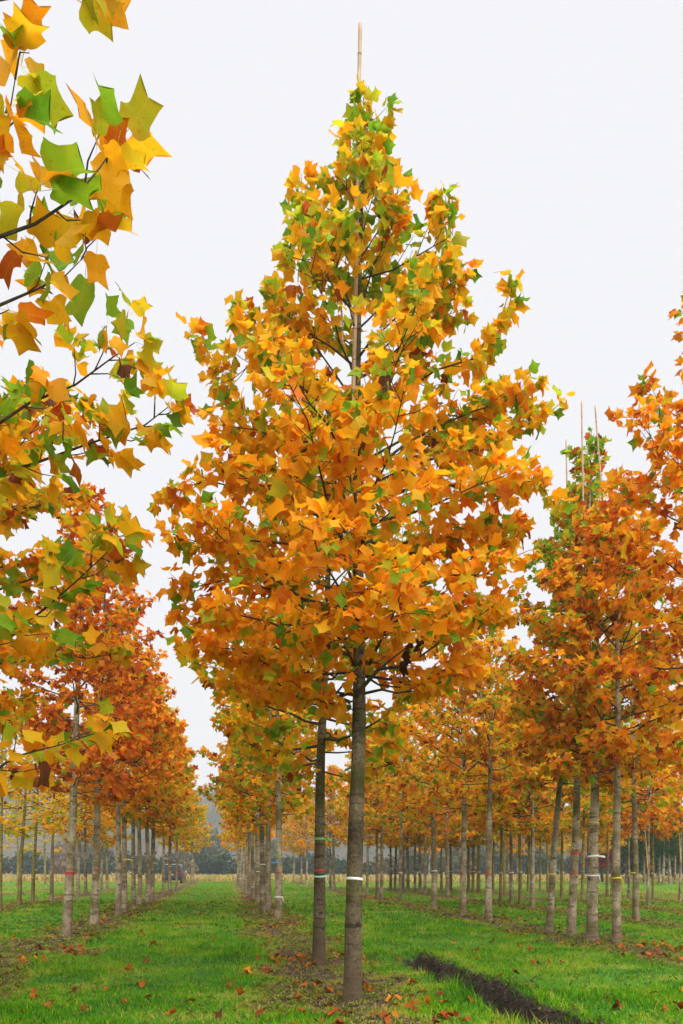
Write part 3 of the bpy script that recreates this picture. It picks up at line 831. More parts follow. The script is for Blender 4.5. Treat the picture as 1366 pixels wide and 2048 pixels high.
    for P in extra:
        P = np.asarray(P['P'], float) - np.asarray(origin), P
        make_branch(P[0], P[1].get('r', .02), P[1].get('leafy', 1.0), P[1].get('bare', .28))
    # leader tip
    for z in np.linspace(H - 1.0, H, 14):
        a0 = axis(z); v = rng.normal(0, 1, 3); v[2] = abs(v[2]) * .6
        put_leaves(a0, v / np.linalg.norm(v), 2, .6)
    p = np.array(LP); d = np.array(LD); nr = np.array(LN)
    t = np.clip((p[:, 2] - zb) / (H - zb), 0, 1)
    Lv = dict(p=p, R=frames(d, nr), s=np.array(LS), tone=tones(rng, palette, t), val=rng.uniform(0, 1, len(p)),
              k=rng.integers(0, 1000, len(p)))
    return dict(trunk=trunk, branches=branches, leaves=Lv, rad=rad, axis=axis, H=H)

# ------------------------------------------------------------------ tree prototypes for the many farther trees
PROTO = {}
def proto(palette, variant):
    key = (palette, variant)
    if key not in PROTO:
        sp = palette == 'sparse'
        r = random.Random(hash(palette) % 1 + variant * 7 + len(palette) * 13 + ord(palette[0]))
        g = gen_tree(1000 + variant * 31 + len(palette) * 5 + ord(palette[1]), 9.0, 3.25 + .2 * r.uniform(-1, 1), 0.105, r.uniform(1.75, 2.05) * (.9 if sp else 1), palette,
                     nb=26 if sp else 40, leaf=.140, dens=.45 if sp else .88, trunk_sides=12, twig_len=1.1)
        tm = mesh_tris('trunk', *g['trunk'], M['bark'], smooth=True)
        B = Geo()
        for b in g['branches']: B.add(*b)
        bm = mesh_tris('branches', *B.arrays(), M['twig'])
        lm = leaves_mesh('crown', g['leaves'], TEMPL_LO, M['leaf'])
        PROTO[key] = (g, tm, bm, lm)
    return PROTO[key]

def tape_part(tree, col, z, rad, tilt, flag, rng):
    g = Geo()
    hw = 0.014 if flag not in ('>', '<') else 0.019
    n = 18
    th = np.linspace(0, 2 * np.pi, n + 1)
    P0, T = [], []
    for k, (rr, dz) in enumerate(((rad + .0035, -hw), (rad + .007, 0), (rad + .0035, hw))):
        for a in th[:-1]:
            P0.append([rr * math.cos(a), rr * math.sin(a), dz + math.cos(a - tilt[1]) * tilt[0]])
    for k in range(2):
        for j in range(n):
            j2 = (j + 1) % n
            a, b, c, d = k * n + j, k * n + j2, (k + 1) * n + j2, (k + 1) * n + j
            T += [(a, b, c), (a, c, d)]
    g.add(P0, T)
    if flag in ('>', '<'):
        s = 1 if flag == '>' else -1
        L = rng.uniform(.09, .15); y = -rad * .5
        pts = [(s * rad * .75, y), (s * (rad + L * .4), y - .02), (s * (rad + L), y + .015)]
        V = []
        for (x, yy), dz in zip(pts, (0, -.004, -.02)):
            for w in (-hw, hw):
                V.append([x, yy, w + dz])
                V.append([x, yy + .002, w + dz])
        T = []
        for k in range(2):
            a = k * 4
            T += [(a, a + 4, a + 6), (a, a + 6, a + 2), (a + 1, a + 7, a + 5), (a + 1, a + 3, a + 7),
                  (a + 2, a + 6, a + 7), (a + 2, a + 7, a + 3), (a, a + 5, a + 4), (a, a + 1, a + 5)]
        g.add(V, T)
    if flag == 't':
        for k in range(2):
            a = -0.5 + k * .35
            s0 = np.array([rad * 1.03 * math.cos(a), rad * 1.03 * math.sin(a), 0])
            pts = [s0, s0 + [.02, -.02, -.03 - .05 * k], s0 + [.035 + .02 * k, -.02, -.10 - .06 * k]]
            g.add(*tube(pts, [.006, .006, .005], 4))
    me = mesh_tris('marker_tape', *g.arrays(), M['tape_' + col], smooth=False)
    o = link('marker_tape', me, tree)
    return o

COLNAME = {'main': 'golden orange', 'gold': 'gold-and-green', 'goldgreen': 'golden and green', 'goldleft': 'golden orange', 'orange': 'orange',
           'redorange': 'rusty orange', 'rightorange': 'bright orange', 'red': 'red-brown', 'greenred': 'green-topped orange', 'sparse': 'thinly leaved yellow', 'evergreen': 'dark green'}
ROWNAME = {'A': 'in the tall staked tree\'s row', 'B': 'in the row leading up to the dark van',
           'C': 'in the row beyond the van', 'C2': 'farthest out towards the hillside hedge', 'D': 'in the first row across the muddy rut',
           'E': 'in the second row across the muddy rut', 'F': 'in the third row across the muddy rut', 'G': 'along the far lawn edge'}
SPECIAL = {
 705: 'tall golden tulip tree with a cane above its crown and one white band',
 637: 'tulip tree with green, red and pale green tapes close behind the tall staked tree',
 557: 'slim tree with green, blue, red and white tapes at the end of the bare gap',
 133: 'pale trunked red-brown tree wound with doubled red tape',
 188: 'red-brown tree with a single thin red line round its pale trunk',
 1233: 'pale slim tree with knotted yellow tape, standing closest to the thick white-taped tree',
 1184: 'thickest pale trunk across the rut, with fluttering white tape and a thin yellow band',
 1142: 'green-topped tree with a broad red tape over a thin red tape',
 1098: 'leaning slender tree with yellow tape at the end of a close foursome',
 977: 'orange tree with one red band, next to the gap after the leaning tree',
}
LEANS = {133: .19, 188: .13, 1098: .28, 1142: .17, 1184: .05, 1233: .0, 1272: -.14, 637: .09, 705: .03, 38: .42, 65: .40, 103: .15, 977: .02}

near_specs = []
def tree_root(name, x, y, label, group):
    e = bpy.data.objects.new(name, None); C.objects.link(e)
    e.empty_display_size = .3
    e.location = (x, y, float(ground_z(np.array([x]), np.array([y]))[0]) - 0.01)
    tag(e, label, 'tree', group)
    return e

ORD = 'first second third fourth fifth sixth seventh eighth ninth tenth eleventh twelfth thirteenth fourteenth fifteenth sixteenth seventeenth'.split()
ROWFROM = {'A': 'the tall staked tree', 'B': 'the doubled red tape', 'D': 'the knotted yellow tape'}
def row_place(px, row):
    same = sorted([t for t in TREES if t[7] == row], key=lambda t: -t[1])
    return ORD[[t[0] for t in same].index(px)]
for i, (px, py, dpx, tapes, pal, bark, H, row, near) in enumerate(TREES):
    rng = random.Random(px * 7 + py)
    Y = depth_of(py); X = (px - 683) / F * Y
    tl = tapes.split()
    if px in SPECIAL:
        label = SPECIAL[px]
    else:
        cols = []
        for t in tl:
            if TAPE[t[0]][0] not in cols: cols.append(TAPE[t[0]][0])
        label = COLNAME[pal] + ' tree ' + ('with ' + ' and '.join(cols) + ' tape ' if cols else 'without tape ') + (row_place(px, row) + ' along the row from ' + ROWFROM[row] if row in ROWFROM else ROWNAME[row])
    root = tree_root('evergreen_tree' if pal == 'evergreen' else 'tulip_tree', X, Y, label, 'nursery trees ' + ROWNAME[row])
    r0 = dpx / F * Y / 2 / 1.08
    lean = LEANS.get(px, rng.uniform(-.05, .12))
    oz = root.location.z
    if near:
        extra = ()
        if px == 705:
            A = lambda pts, dy: [at(710 + (a - 710) * (.96 if b > 930 else .85 if b > 450 else .68), b, Y + dy * k / (len(pts) - 1)) for k, (a, b) in enumerate(pts)]
            extra = [
                dict(P=A([(712, 1408), (728, 1372), (760, 1338), (805, 1333), (850, 1310), (920, 1262), (1000, 1212)], -.35), r=.034, bare=.42),
                dict(P=A([(750, 1348), (790, 1315), (850, 1272), (930, 1240), (985, 1215)], .5), r=.018, bare=.3),
                dict(P=A([(700, 1415), (662, 1420), (630, 1398), (598, 1398), (560, 1375), (500, 1330), (430, 1300)], -.3), r=.030, bare=.35),
                dict(P=A([(700, 1405), (655, 1385), (610, 1340), (540, 1335), (470, 1300), (380, 1290)], -.7), r=.022, bare=.35),
                dict(P=A([(702, 1310), (660, 1300), (640, 1270), (600, 1215), (540, 1180), (440, 1160), (350, 1180)], -.2), r=.028),
                dict(P=A([(712, 880), (665, 800), (600, 770), (520, 690), (420, 760), (350, 700)], .2), r=.018, bare=.3),
                dict(P=A([(712, 860), (800, 800), (900, 740), (1000, 715), (1050, 660), (1075, 610)], -.2), r=.018, bare=.3),
                dict(P=A([(715, 560), (800, 540), (880, 500), (940, 470), (960, 420)], -.1), r=.012, bare=.25),
                dict(P=A([(712, 640), (660, 520), (600, 470), (560, 420), (553, 380)], -.1), r=.012, bare=.25),
                dict(P=A([(715, 1020), (780, 990), (880, 960), (1000, 1000), (1080, 960), (1110, 985)], -.3), r=.022),
                dict(P=A([(715, 1210), (800, 1180), (900, 1150), (980, 1150), (1030, 1120)], -.7), r=.020),
                dict(P=A([(715, 1130), (800, 1090), (900, 1060), (1000, 1075), (1040, 1050)], .3), r=.020),
                dict(P=A([(712, 1270), (800, 1230), (900, 1220), (1010, 1235)], .5), r=.020),
                dict(P=A([(705, 1130), (600, 1090), (480, 1080), (400, 1090), (335, 1070)], -.6), r=.020),
                dict(P=A([(705, 1250), (600, 1250), (500, 1250), (400, 1240), (350, 1255)], .4), r=.020),
                dict(P=A([(712, 1340), (760, 1370), (850, 1380), (930, 1340)], .8), r=.018, bare=.2),
                dict(P=A([(705, 1390), (640, 1380), (560, 1400), (450, 1370)], .9), r=.018, bare=.2),
                dict(P=A([(705, 985), (600, 900), (480, 860), (390, 850)], -.2), r=.018),
                dict(P=A([(705, 880), (620, 800), (540, 740), (470, 690)], -.4), r=.016),
                dict(P=A([(705, 800), (640, 720), (580, 650), (530, 610)], .3), r=.014),
                dict(P=A([(715, 980), (850, 930), (960, 900), (1040, 900)], -.4), r=.018),
                dict(P=A([(715, 740), (800, 680), (890, 640), (960, 620)], .2), r=.014),
                dict(P=A([(708, 1330), (690, 1290), (660, 1262), (630, 1240)], -1.5), r=.020, bare=.2),
                dict(P=A([(712, 1250), (730, 1190), (770, 1160), (800, 1130)], -1.6), r=.020, bare=.2),
                dict(P=A([(708, 1180), (690, 1120), (680, 1080), (690, 1050)], -1.7), r=.020, bare=.2),
                dict(P=A([(712, 1110), (740, 1060), (790, 1020), (810, 990)], -1.6), r=.018, bare=.2),
                dict(P=A([(708, 1030), (680, 980), (640, 930), (620, 910)], -1.5), r=.018, bare=.2),
                dict(P=A([(712, 960), (720, 900), (740, 850), (735, 820)], -1.4), r=.018, bare=.2),
                dict(P=A([(712, 1290), (760, 1260), (820, 1230), (860, 1200)], -1.2), r=.018, bare=.2),
                dict(P=A([(715, 930), (820, 880), (930, 830), (1010, 840), (1040, 800)], .3), r=.018),
                dict(P=A([(715, 1020), (600, 960), (480, 980), (400, 960), (320, 990)], -.3), r=.022),
            ]
            env = [(0, .50), (.06, .85), (.16, 1.0), (.32, 1.03), (.42, .95), (.56, .86), (.61, .76), (.68, .52), (.76, .40), (.85, .22), (.91, .08), (.95, .03), (1, .01)]
            g = gen_tree(77, H - oz, 3.35, r0, 2.0, pal, nb=62, leaf=.118, dens=1.12, lean=(.03, 0), extra=extra, env=env, trunk_sides=22, origin=(X, Y, oz))
        else:
            g = gen_tree(px, H, {637: 2.95}.get(px, 3.3 + rng.uniform(-.15, .25)), r0, {637: 2.15, 1142: 1.5, 1098: 1.5}.get(px, rng.uniform(1.65, 1.9)), pal, nb=46, leaf=.124, dens=1.0, lean=(lean, 0), trunk_sides=18)
        near_specs.append((root, g, bark, np.array([X, Y, oz])))
        rad, axis = g['rad'], g['axis']
    else:
        g, tm, bm, lm = proto(pal, i % 2 if pal in ('orange', 'gold', 'redorange') else 0)
        sxy = r0 / .105; sz = H / 9.0 * rng.uniform(.96, 1.05); rz = rng.uniform(0, 6.28)
        if bark != 'bark':
            kk = ('t', id(tm), bark)
            if kk not in PROTO:
                m2 = tm.copy(); m2.materials.clear(); m2.materials.append(M[bark]); PROTO[kk] = m2
            tm = PROTO[kk]
        sh = Matrix.Identity(4); sh[0][2] = lean / 4
        def put(nm, me, sx, sy):
            o = link(nm, me, root)
            o.matrix_basis = sh @ Matrix.Rotation(rz, 4, 'Z') @ Matrix.Diagonal((sx, sy, sz, 1))
            return o
        put('trunk', tm, sxy, sxy)
        sc = rng.uniform(.92, 1.1)
        b = put('branch_framework', bm, sc, sc)
        c = put('crown', lm, sc, sc); c.color = (rng.uniform(-.035, .035), 0, 0, 1); c['kind'] = 'stuff'
        rad = lambda z, g=g, sxy=sxy, sz=sz: g['rad'](z / sz) * sxy
        axis = lambda z, lean=lean: np.array([lean / 4 * z, 0, z])
    for t in tl:
        col, flag = t[0], (t[-1] if t[-1] in '><t' else '')
        zt = EYE - (float(t[1:5]) - HORIZON) / F * Y - oz
        a = np.asarray(axis(zt), float)
        o = tape_part(root, col, zt, float(rad(zt)) * 1.04, (rng.uniform(.0, .012), rng.uniform(0, 6.28)), flag, rng)
        o.location = (a[0], a[1], zt)
        o['label'] = TAPE[col][0] + ' marking tape tied round the trunk'

# ------------------------------------------------------------------ trees standing beside the frame
for (X, Y, r0, pal, H, kind) in OFF_TREES:
    label = {'foreleft': 'golden branches of a tree standing beside the grass lane, with the largest leaves',
             'left2': 'golden and green tree overhanging the grass lane beyond the largest leaves',
             'left3': 'golden orange tree between the overhanging tree and the red-brown trees',
             'right1': 'bright orange tree rising beside the pale trunks across the rut'}[kind]
    root = tree_root('tulip_tree', X, Y, label, 'nursery trees reaching in from beside the view')
    oz = root.location.z
    A = lambda pts, y0, y1: [at(a, b, y0 + (y1 - y0) * k / (len(pts) - 1)) for k, (a, b) in enumerate(pts)]
    trunk_pt = lambda z: np.array([X, Y, z])
    if kind == 'foreleft':
        e1 = A([(-420, 640), (-200, 540), (0, 473), (70, 448), (150, 395), (200, 335), (238, 280)], 3.5, 3.75)
        e2 = A([(-420, 700), (-250, 600), (-100, 470), (-20, 330), (20, 220), (35, 130)], 3.4, 3.6)
        e3 = A([(-420, 820), (-200, 720), (0, 610), (70, 580), (130, 552), (170, 512)], 3.9, 4.4)
        e4 = A([(-500, 300), (-250, 120), (-60, 10), (60, -10), (170, -40)], 3.4, 3.5)
        extra = [dict(P=[trunk_pt(e[0][2] - .35)] + e, r=.016, bare=.55, leafy=.46) for e in (e1, e3)]
        extra.append(dict(P=[trunk_pt(e2[0][2] - .35)] + e2, r=.014, bare=.68, leafy=.42))
        extra.append(dict(P=[trunk_pt(e4[0][2] - .3)] + e4, r=.014, bare=.8, leafy=.2))
        g = gen_tree(501, H, 3.2, r0 / 2, 1.25, pal, nb=34, leaf=.150, dens=.7, extra=extra, origin=(X, Y, oz), twig_len=.8)
    elif kind == 'left2':
        e1 = A([(-300, 980), (-100, 890), (0, 845), (60, 805), (150, 770), (225, 715), (270, 685)], 5.6, 5.2)
        e2 = A([(-300, 1420), (-100, 1330), (0, 1275), (80, 1225), (150, 1165), (235, 1085)], 5.6, 5.0)
        e3 = A([(-300, 1120), (-60, 960), (60, 930), (170, 890), (290, 850), (335, 815)], 5.7, 5.1)
        e4 = A([(-250, 1640), (-100, 1580), (0, 1535), (25, 1515), (60, 1505), (120, 1490), (210, 1460)], 5.8, 5.6)
        extra = [dict(P=[trunk_pt(e[0][2] - .3)] + e, r=.020, bare=.45, leafy=f) for e, f in ((e1, .65), (e2, .7), (e3, .7), (e4, .5))]
        g = gen_tree(502, H, 3.0, r0 / 2, 2.0, pal, nb=46, leaf=.128, dens=1.0, extra=extra, origin=(X, Y, oz))
    elif kind == 'left3':
        g = gen_tree(503, H, 3.1, r0 / 2, 2.4, pal, nb=50, leaf=.128, dens=1.0)
    else:
        e1 = A([(1420, 1010), (1370, 960), (1320, 900), (1285, 850), (1268, 832)], 11.6, 11.2)
        g = gen_tree(504, H, 3.2, r0 / 2, 1.95, pal, nb=50, leaf=.126, dens=1.0, extra=[dict(P=e1, r=.015, bare=.3)], origin=(X, Y, oz))
    near_specs.append((root, g, 'bark_near', np.array([X, Y, oz])))

# ------------------------------------------------------------------ near trees: trunk, each limb, the leaves that show largest, the rest of the crown
def visible_leaves(specs):
    allp, alls, owner, idx = [], [], [], []
    for k, (root, g, bark, org) in enumerate(specs):
        L = g['leaves']; allp.append(L['p'] + org); alls.append(L['s']); owner.append(np.full(len(L['s']), k)); idx.append(np.arange(len(L['s'])))
    p = np.concatenate(allp); s = np.concatenate(alls); ow = np.concatenate(owner); ix = np.concatenate(idx)
    px = 683 + F * p[:, 0] / p[:, 1]; py = HORIZON - F * (p[:, 2] - EYE) / p[:, 1]; sz = s * F / p[:, 1]
    cell = 5.0
    W, Hh = int(1366 / cell) + 1, int(2048 / cell) + 1
    cover = np.zeros((Hh, W), bool)
    vis = [[] for _ in specs]
    for j in np.argsort(p[:, 1]):
        if not (0 <= px[j] < 1366 and 0 <= py[j] < 2048): continue
        r = sz[j] * .30
        x0, x1 = max(0, int((px[j] - r) / cell)), min(W, int((px[j] + r) / cell) + 1)
        y0, y1 = max(0, int((py[j] - r) / cell)), min(Hh, int((py[j] + r) / cell) + 1)
        sub = cover[y0:y1, x0:x1]
        free = 1 - sub.mean() if sub.size else 0
        if free > .35 and sz[j] > 10:
            vis[ow[j]].append((sz[j] * free, ix[j]))
        cover[y0:y1, x0:x1] = True
    return [np.array([b for a, b in sorted(v, reverse=True)[:300]], int) for v in vis]

vis = visible_leaves(near_specs)
for (root, g, bark, org), vi in zip(near_specs, vis):
    link('trunk', mesh_tris('trunk', *g['trunk'], M[bark], smooth=True), root)
    for (V, T) in g['branches']:
        link('branch', mesh_tris('branch', V, T, M['twig']), root)
    L = g['leaves']; n = len(L['s'])
    for j in vi:
        o = link('leaf', LEAF_MESH[L['k'][j] % len(LEAF_MESH)], root, (float(L['tone'][j]), float(L['val'][j]), 0, 1))
        m = Matrix(np.vstack([np.hstack([L['R'][j] * L['s'][j], L['p'][j][:, None]]), [0, 0, 0, 1]]).tolist())
        o.matrix_basis = m
    keep = np.ones(n, bool); keep[vi] = False
    rest = {k: v[keep] for k, v in L.items()}
    c = link('crown', leaves_mesh('crown', rest, TEMPL_HI if org[1] < 7 else (TEMPL if org[1] < 9.5 else TEMPL_LO), M['leaf']), root)
    c['kind'] = 'stuff'

# ------------------------------------------------------------------ bamboo canes tied into the crowns, stakes
def cane(p0, p1, r, label, mat='cane', name='bamboo_cane', group='canes tied into the tree crowns'):
    p0, p1 = np.array(p0, float), np.array(p1, float)
    L = np.linalg.norm(p1 - p0)
    root = bpy.data.objects.new(name, None); C.objects.link(root); root.location = p0
    tag(root, label, 'cane', group)
    n = max(3, int(L / .32)); t = np.linspace(0, 1, n * 4 + 1)
    P = (p1 - p0)[None] * t[:, None]
    P[:, 0] += 0.008 * np.sin(t * 5)
    R = r * (1 - .2 * t)
    link('pole', mesh_tris('pole', *tube(P, R, 8), M[mat], smooth=True), root)
    for k in range(1, n):
        q = P[k * 4]; d = (p1 - p0) / L
        V, T = tube(np.array([q - d * .008, q - d * .003, q + d * .003, q + d * .008]), R[k * 4] * np.array([1.01, 1.18, 1.18, 1.01]), 8, False)
        link('node_ring', mesh_tris('node_ring', V, T, M['cane_node'], smooth=True), root)
Ym = depth_of(2008)
cane(at(703, 905, Ym - .10), at(722, 48, Ym - .06), .025, 'long bamboo cane rising bare above the tall golden tree')
cane(at(684, 690, Ym - .12), at(683, 590, Ym - .12), .012, 'short bamboo cane end inside the tall golden crown')
Yd = depth_of(1884)
cane(at(1166, 1060, Yd), at(1164, 802, Yd), .020, 'bamboo cane standing highest over the crowns across the rut')
cane(at(1212, 1110, depth_of(1890)), at(1191, 811, depth_of(1890)), .020, 'leaning bamboo cane beside the highest cane across the rut')
cane(at(1133, 1010, depth_of(1867)), at(1133, 879, depth_of(1867)), .020, 'shortest of the three canes over the crowns across the rut')
cane(at(173, 930, depth_of(1872)), at(172, 822, depth_of(1872)), .016, 'thin cane over the red-brown taped tree')
Ys = depth_of(1817)
cane(at(1295, 1738, Ys - .10), at(1289, 1640, Ys - .10), .022, 'tan wooden stake bound to a thin trunk under red tape', 'stake', 'wooden_stake', 'stakes bound to thin trunks')
Ys = depth_of(1804)
cane(at(1361, 1725, Ys - .10), at(1357, 1630, Ys - .10), .024, 'tan wooden stake bound to a thin trunk with blue tape', 'stake', 'wooden_stake', 'stakes bound to thin trunks')

# ------------------------------------------------------------------ grass
def wedge_points(rng, y0, y1, dens_fn, n_try):
    """points over the ground in and a little beside the view"""
    y = y0 + (y1 - y0) * rng.random(n_try)
    half = 0.50 * y + 1.2
    hm = 0.50 * y1 + 1.2
    x = (rng.random(n_try) * 2 - 1) * hm
    k = np.abs(x) < half
    x, y = x[k], y[k]
    keep = rng.random(len(x)) < dens_fn(y)
    return x[keep], y[keep]

def build_grass():
    rng = np.random.default_rng(5)
    xs, ys = [], []
    for (y0, y1, dens) in ((5.6, 9.5, 2100), (9.5, 14, 1300), (14, 22, 560), (22, 36, 190), (36, 60, 60), (60, 88, 25)):
        hm = 0.50 * y1 + 1.2
        x, y = wedge_points(rng, y0, y1, lambda y: np.ones_like(y), int((y1 - y0) * 2 * hm * dens))
        xs.append(x); ys.append(y)
    x = np.concatenate(xs); y = np.concatenate(ys)
    s = soil_amount(x, y)
    t, fade = rut_profile(x, y)
    rag = (fbm(x * 7, y * 7, 31, 3) - 0.5)
    mud = fade * sstep(-0.33, -0.20, t + rag * .2) * sstep(0.34, 0.26, t + rag * .3)
    patch = fbm(x * 1.6, y * 1.6, 71, 3)
    p = (1 - sstep(.12, .55, s)) * (1 - mud) * (0.55 + .6 * sstep(.3, .55, patch))
    p = np.maximum(p, .10 * (1 - mud))
    edge = fade * np.maximum(np.exp(-((t + .30) / .05) ** 2), .8 * np.exp(-((t - .36) / .10) ** 2))
    k = rng.random(len(x)) < p
    x, y, s, patch, edge = x[k], y[k], s[k], patch[k], edge[k]
    n = len(x)
    z = ground_z(x, y) - .004
    d = np.maximum(1, y / 9.0)
    lush = sstep(.35, .65, fbm(x * .8, y * .8, 73, 3))
    h = (0.028 + .050 * rng.random(n) ** 1.4) * (.65 + .8 * lush) * (1 - .5 * s) * d ** .18 * (1 + 1.7 * edge)
    w = 0.0042 * d ** .85 * rng.uniform(.7, 1.4, n)
    a = rng.uniform(0, 6.283, n); b = rng.uniform(0, 6.283, n)
    lean = h * rng.uniform(.15, .95, n)
    wx, wy = np.cos(a) * w, np.sin(a) * w
    lx, ly = np.cos(b) * lean, np.sin(b) * lean
    V = np.empty((n, 5, 3))
    V[:, 0] = np.stack([x - wx, y - wy, z], 1); V[:, 1] = np.stack([x + wx, y + wy, z], 1)
    V[:, 2] = np.stack([x - wx * .8 + lx * .35, y - wy * .8 + ly * .35, z + h * .6], 1)
    V[:, 3] = np.stack([x + wx * .8 + lx * .35, y + wy * .8 + ly * .35, z + h * .6], 1)
    V[:, 4] = np.stack([x + lx, y + ly, z + h], 1)
    T = ((np.arange(n) * 5)[:, None, None] + np.array([[0, 1, 3], [0, 3, 2], [2, 3, 4]])[None])[y < 9.5].reshape(-1, 3)
    Tf = ((np.arange(n) * 5)[:, None, None] + np.array([[0, 1, 4]])[None])[y >= 9.5].reshape(-1, 3)
    T = np.concatenate([T, Tf])
    tone = np.clip(.46 + (patch - .5) * 1.3 + rng.normal(0, .20, n) + s * .5 + .14 * sstep(15, 45, y), 0, 1)
    dead = rng.random(n) < .03; tone[dead] = rng.uniform(.9, 1, dead.sum())
    mt = tone_mat('grass', [(0.0, (0.022, 0.110, 0.002)), (0.35, (0.075, 0.270, 0.003)), (0.65, (0.170, 0.400, 0.006)), (0.85, (0.330, 0.390, 0.018)), (1.0, (0.50, 0.40, 0.10))], .38, .5, .10)
    me = mesh_tris('grass', V.reshape(-1, 3), T.reshape(-1, 3), mt, {'tone': np.repeat(tone, 5)})
    tag(link('grass', me), 'short green grass covering the lanes between the tree rows', 'grass', kind='stuff')
    return n
n_grass = build_grass()

def build_weeds():
    """low broad-leaved weeds and moss tufts along the soil strips and clover in the sward"""
    rng = np.random.default_rng(9)
    x, y = wedge_points(rng, 5.8, 34, lambda y: np.clip((9 / y) ** 1.2, 0, 1), 150000)
    s = soil_amount(x, y)
    t, fade = rut_profile(x, y)
    bank = fade * np.exp(-((t - .42) / .16) ** 2)
    pat = fbm(x * 2.2, y * 2.2, 91, 3)
    k = rng.random(len(x)) < np.clip(sstep(.08, .35, s) * sstep(.36, .55, pat) * .95 + .16 + bank * .7, 0, 1) * (1 - fade * sstep(-.30, -.2, t) * sstep(.26, .2, t))
    x, y, s = x[k], y[k], s[k]
    n = len(x); m = 5
    X = np.repeat(x, m) + rng.normal(0, .018, n * m); Yy = np.repeat(y, m) + rng.normal(0, .018, n * m)
    Z = ground_z(X, Yy)
    a = rng.uniform(0, 6.283, n * m); L = rng.uniform(.016, .042, n * m) * np.repeat(np.maximum(1, y / 12), m)
    up = rng.uniform(.1, .9, n * m) * L
    c, sn = np.cos(a) * L, np.sin(a) * L
    h0 = rng.uniform(.002, .03, n * m)
    V = np.empty((n * m, 4, 3))
    V[:, 0] = np.stack([X, Yy, Z + h0 * .2], 1)
    V[:, 1] = np.stack([X + c * .6 - sn * .38, Yy + sn * .6 + c * .38, Z + h0 + up * .8], 1)
    V[:, 2] = np.stack([X + c * 1.2, Yy + sn * 1.2, Z + h0 + up * .7], 1)
    V[:, 3] = np.stack([X + c * .6 + sn * .38, Yy + sn * .6 - c * .38, Z + h0 + up], 1)
    T = (np.arange(n * m) * 4)[:, None, None] + np.array([[0, 1, 2], [0, 2, 3]])[None]
    tone = np.clip(.35 + np.repeat(s, m) * .3 + rng.normal(0, .22, n * m), 0, 1)
    mt = tone_mat('weed_leaf', [(0.0, (0.04, 0.12, 0.008)), (0.4, (0.12, 0.21, 0.015)), (0.7, (0.27, 0.27, 0.03)), (1.0, (0.36, 0.25, 0.09))], .25, .5)
    tag(link('weeds', mesh_tris('weeds', V.reshape(-1, 3), T.reshape(-1, 3), mt, {'tone': np.repeat(tone, 4)})),
        'low moss and small weeds along the soil strips', 'weeds', kind='stuff')
build_weeds()

def build_clods():
    """crumbs of turned earth on the bare patches and along the rut"""
    rng = np.random.default_rng(19)
    x, y = wedge_points(rng, 6, 28, lambda y: np.clip((9 / y) ** 1.5, 0, 1), 220000)
    v = rng.uniform(6, 14, 2600); uu = RUT_U + rng.uniform(-.35, .6, 2600)
    x = np.concatenate([x, uu + SLOPE * v]); y = np.concatenate([y, v])
    s = soil_amount(x, y); t, fade = rut_profile(x, y)
    bank = fade * np.exp(-((t - .27) / .15) ** 2) * .9 + fade * np.exp(-((t + .25) / .06) ** 2) * .25
    k = rng.random(len(x)) < np.clip(sstep(.5, .9, s) * .4 + bank, 0, 1)
    x, y = x[k], y[k]; n = len(x)
    z = ground_z(x, y)
    r = rng.uniform(.007, .030, n)  * np.maximum(1, y / 14)
    O = np.array([[1, 0, 0], [-1, 0, 0], [0, 1, 0], [0, -1, 0], [0, 0, 1], [0, 0, -1]], float)
    FT = np.array([[0, 2, 4], [2, 1, 4], [1, 3, 4], [3, 0, 4], [2, 0, 5], [1, 2, 5], [3, 1, 5], [0, 3, 5]])
    V = np.stack([x, y, z + r * .3], 1)[:, None] + O[None] * r[:, None, None] * rng.uniform(.55, 1.3, (n, 6, 1)) * np.array([1, 1, .75])
    V += rng.normal(0, .2, V.shape) * r[:, None, None]
    T = (np.arange(n) * 6)[:, None, None] + FT[None]
    mt = plain_mat('earth_clod', (0.042, 0.030, 0.019), .8, .6, 25)
    tag(link('earth_crumbs', mesh_tris('earth_crumbs', V.reshape(-1, 3), T.reshape(-1, 3), mt)), 'crumbs of dark earth on bare soil and along the rut', 'soil', kind='stuff')
build_clods()

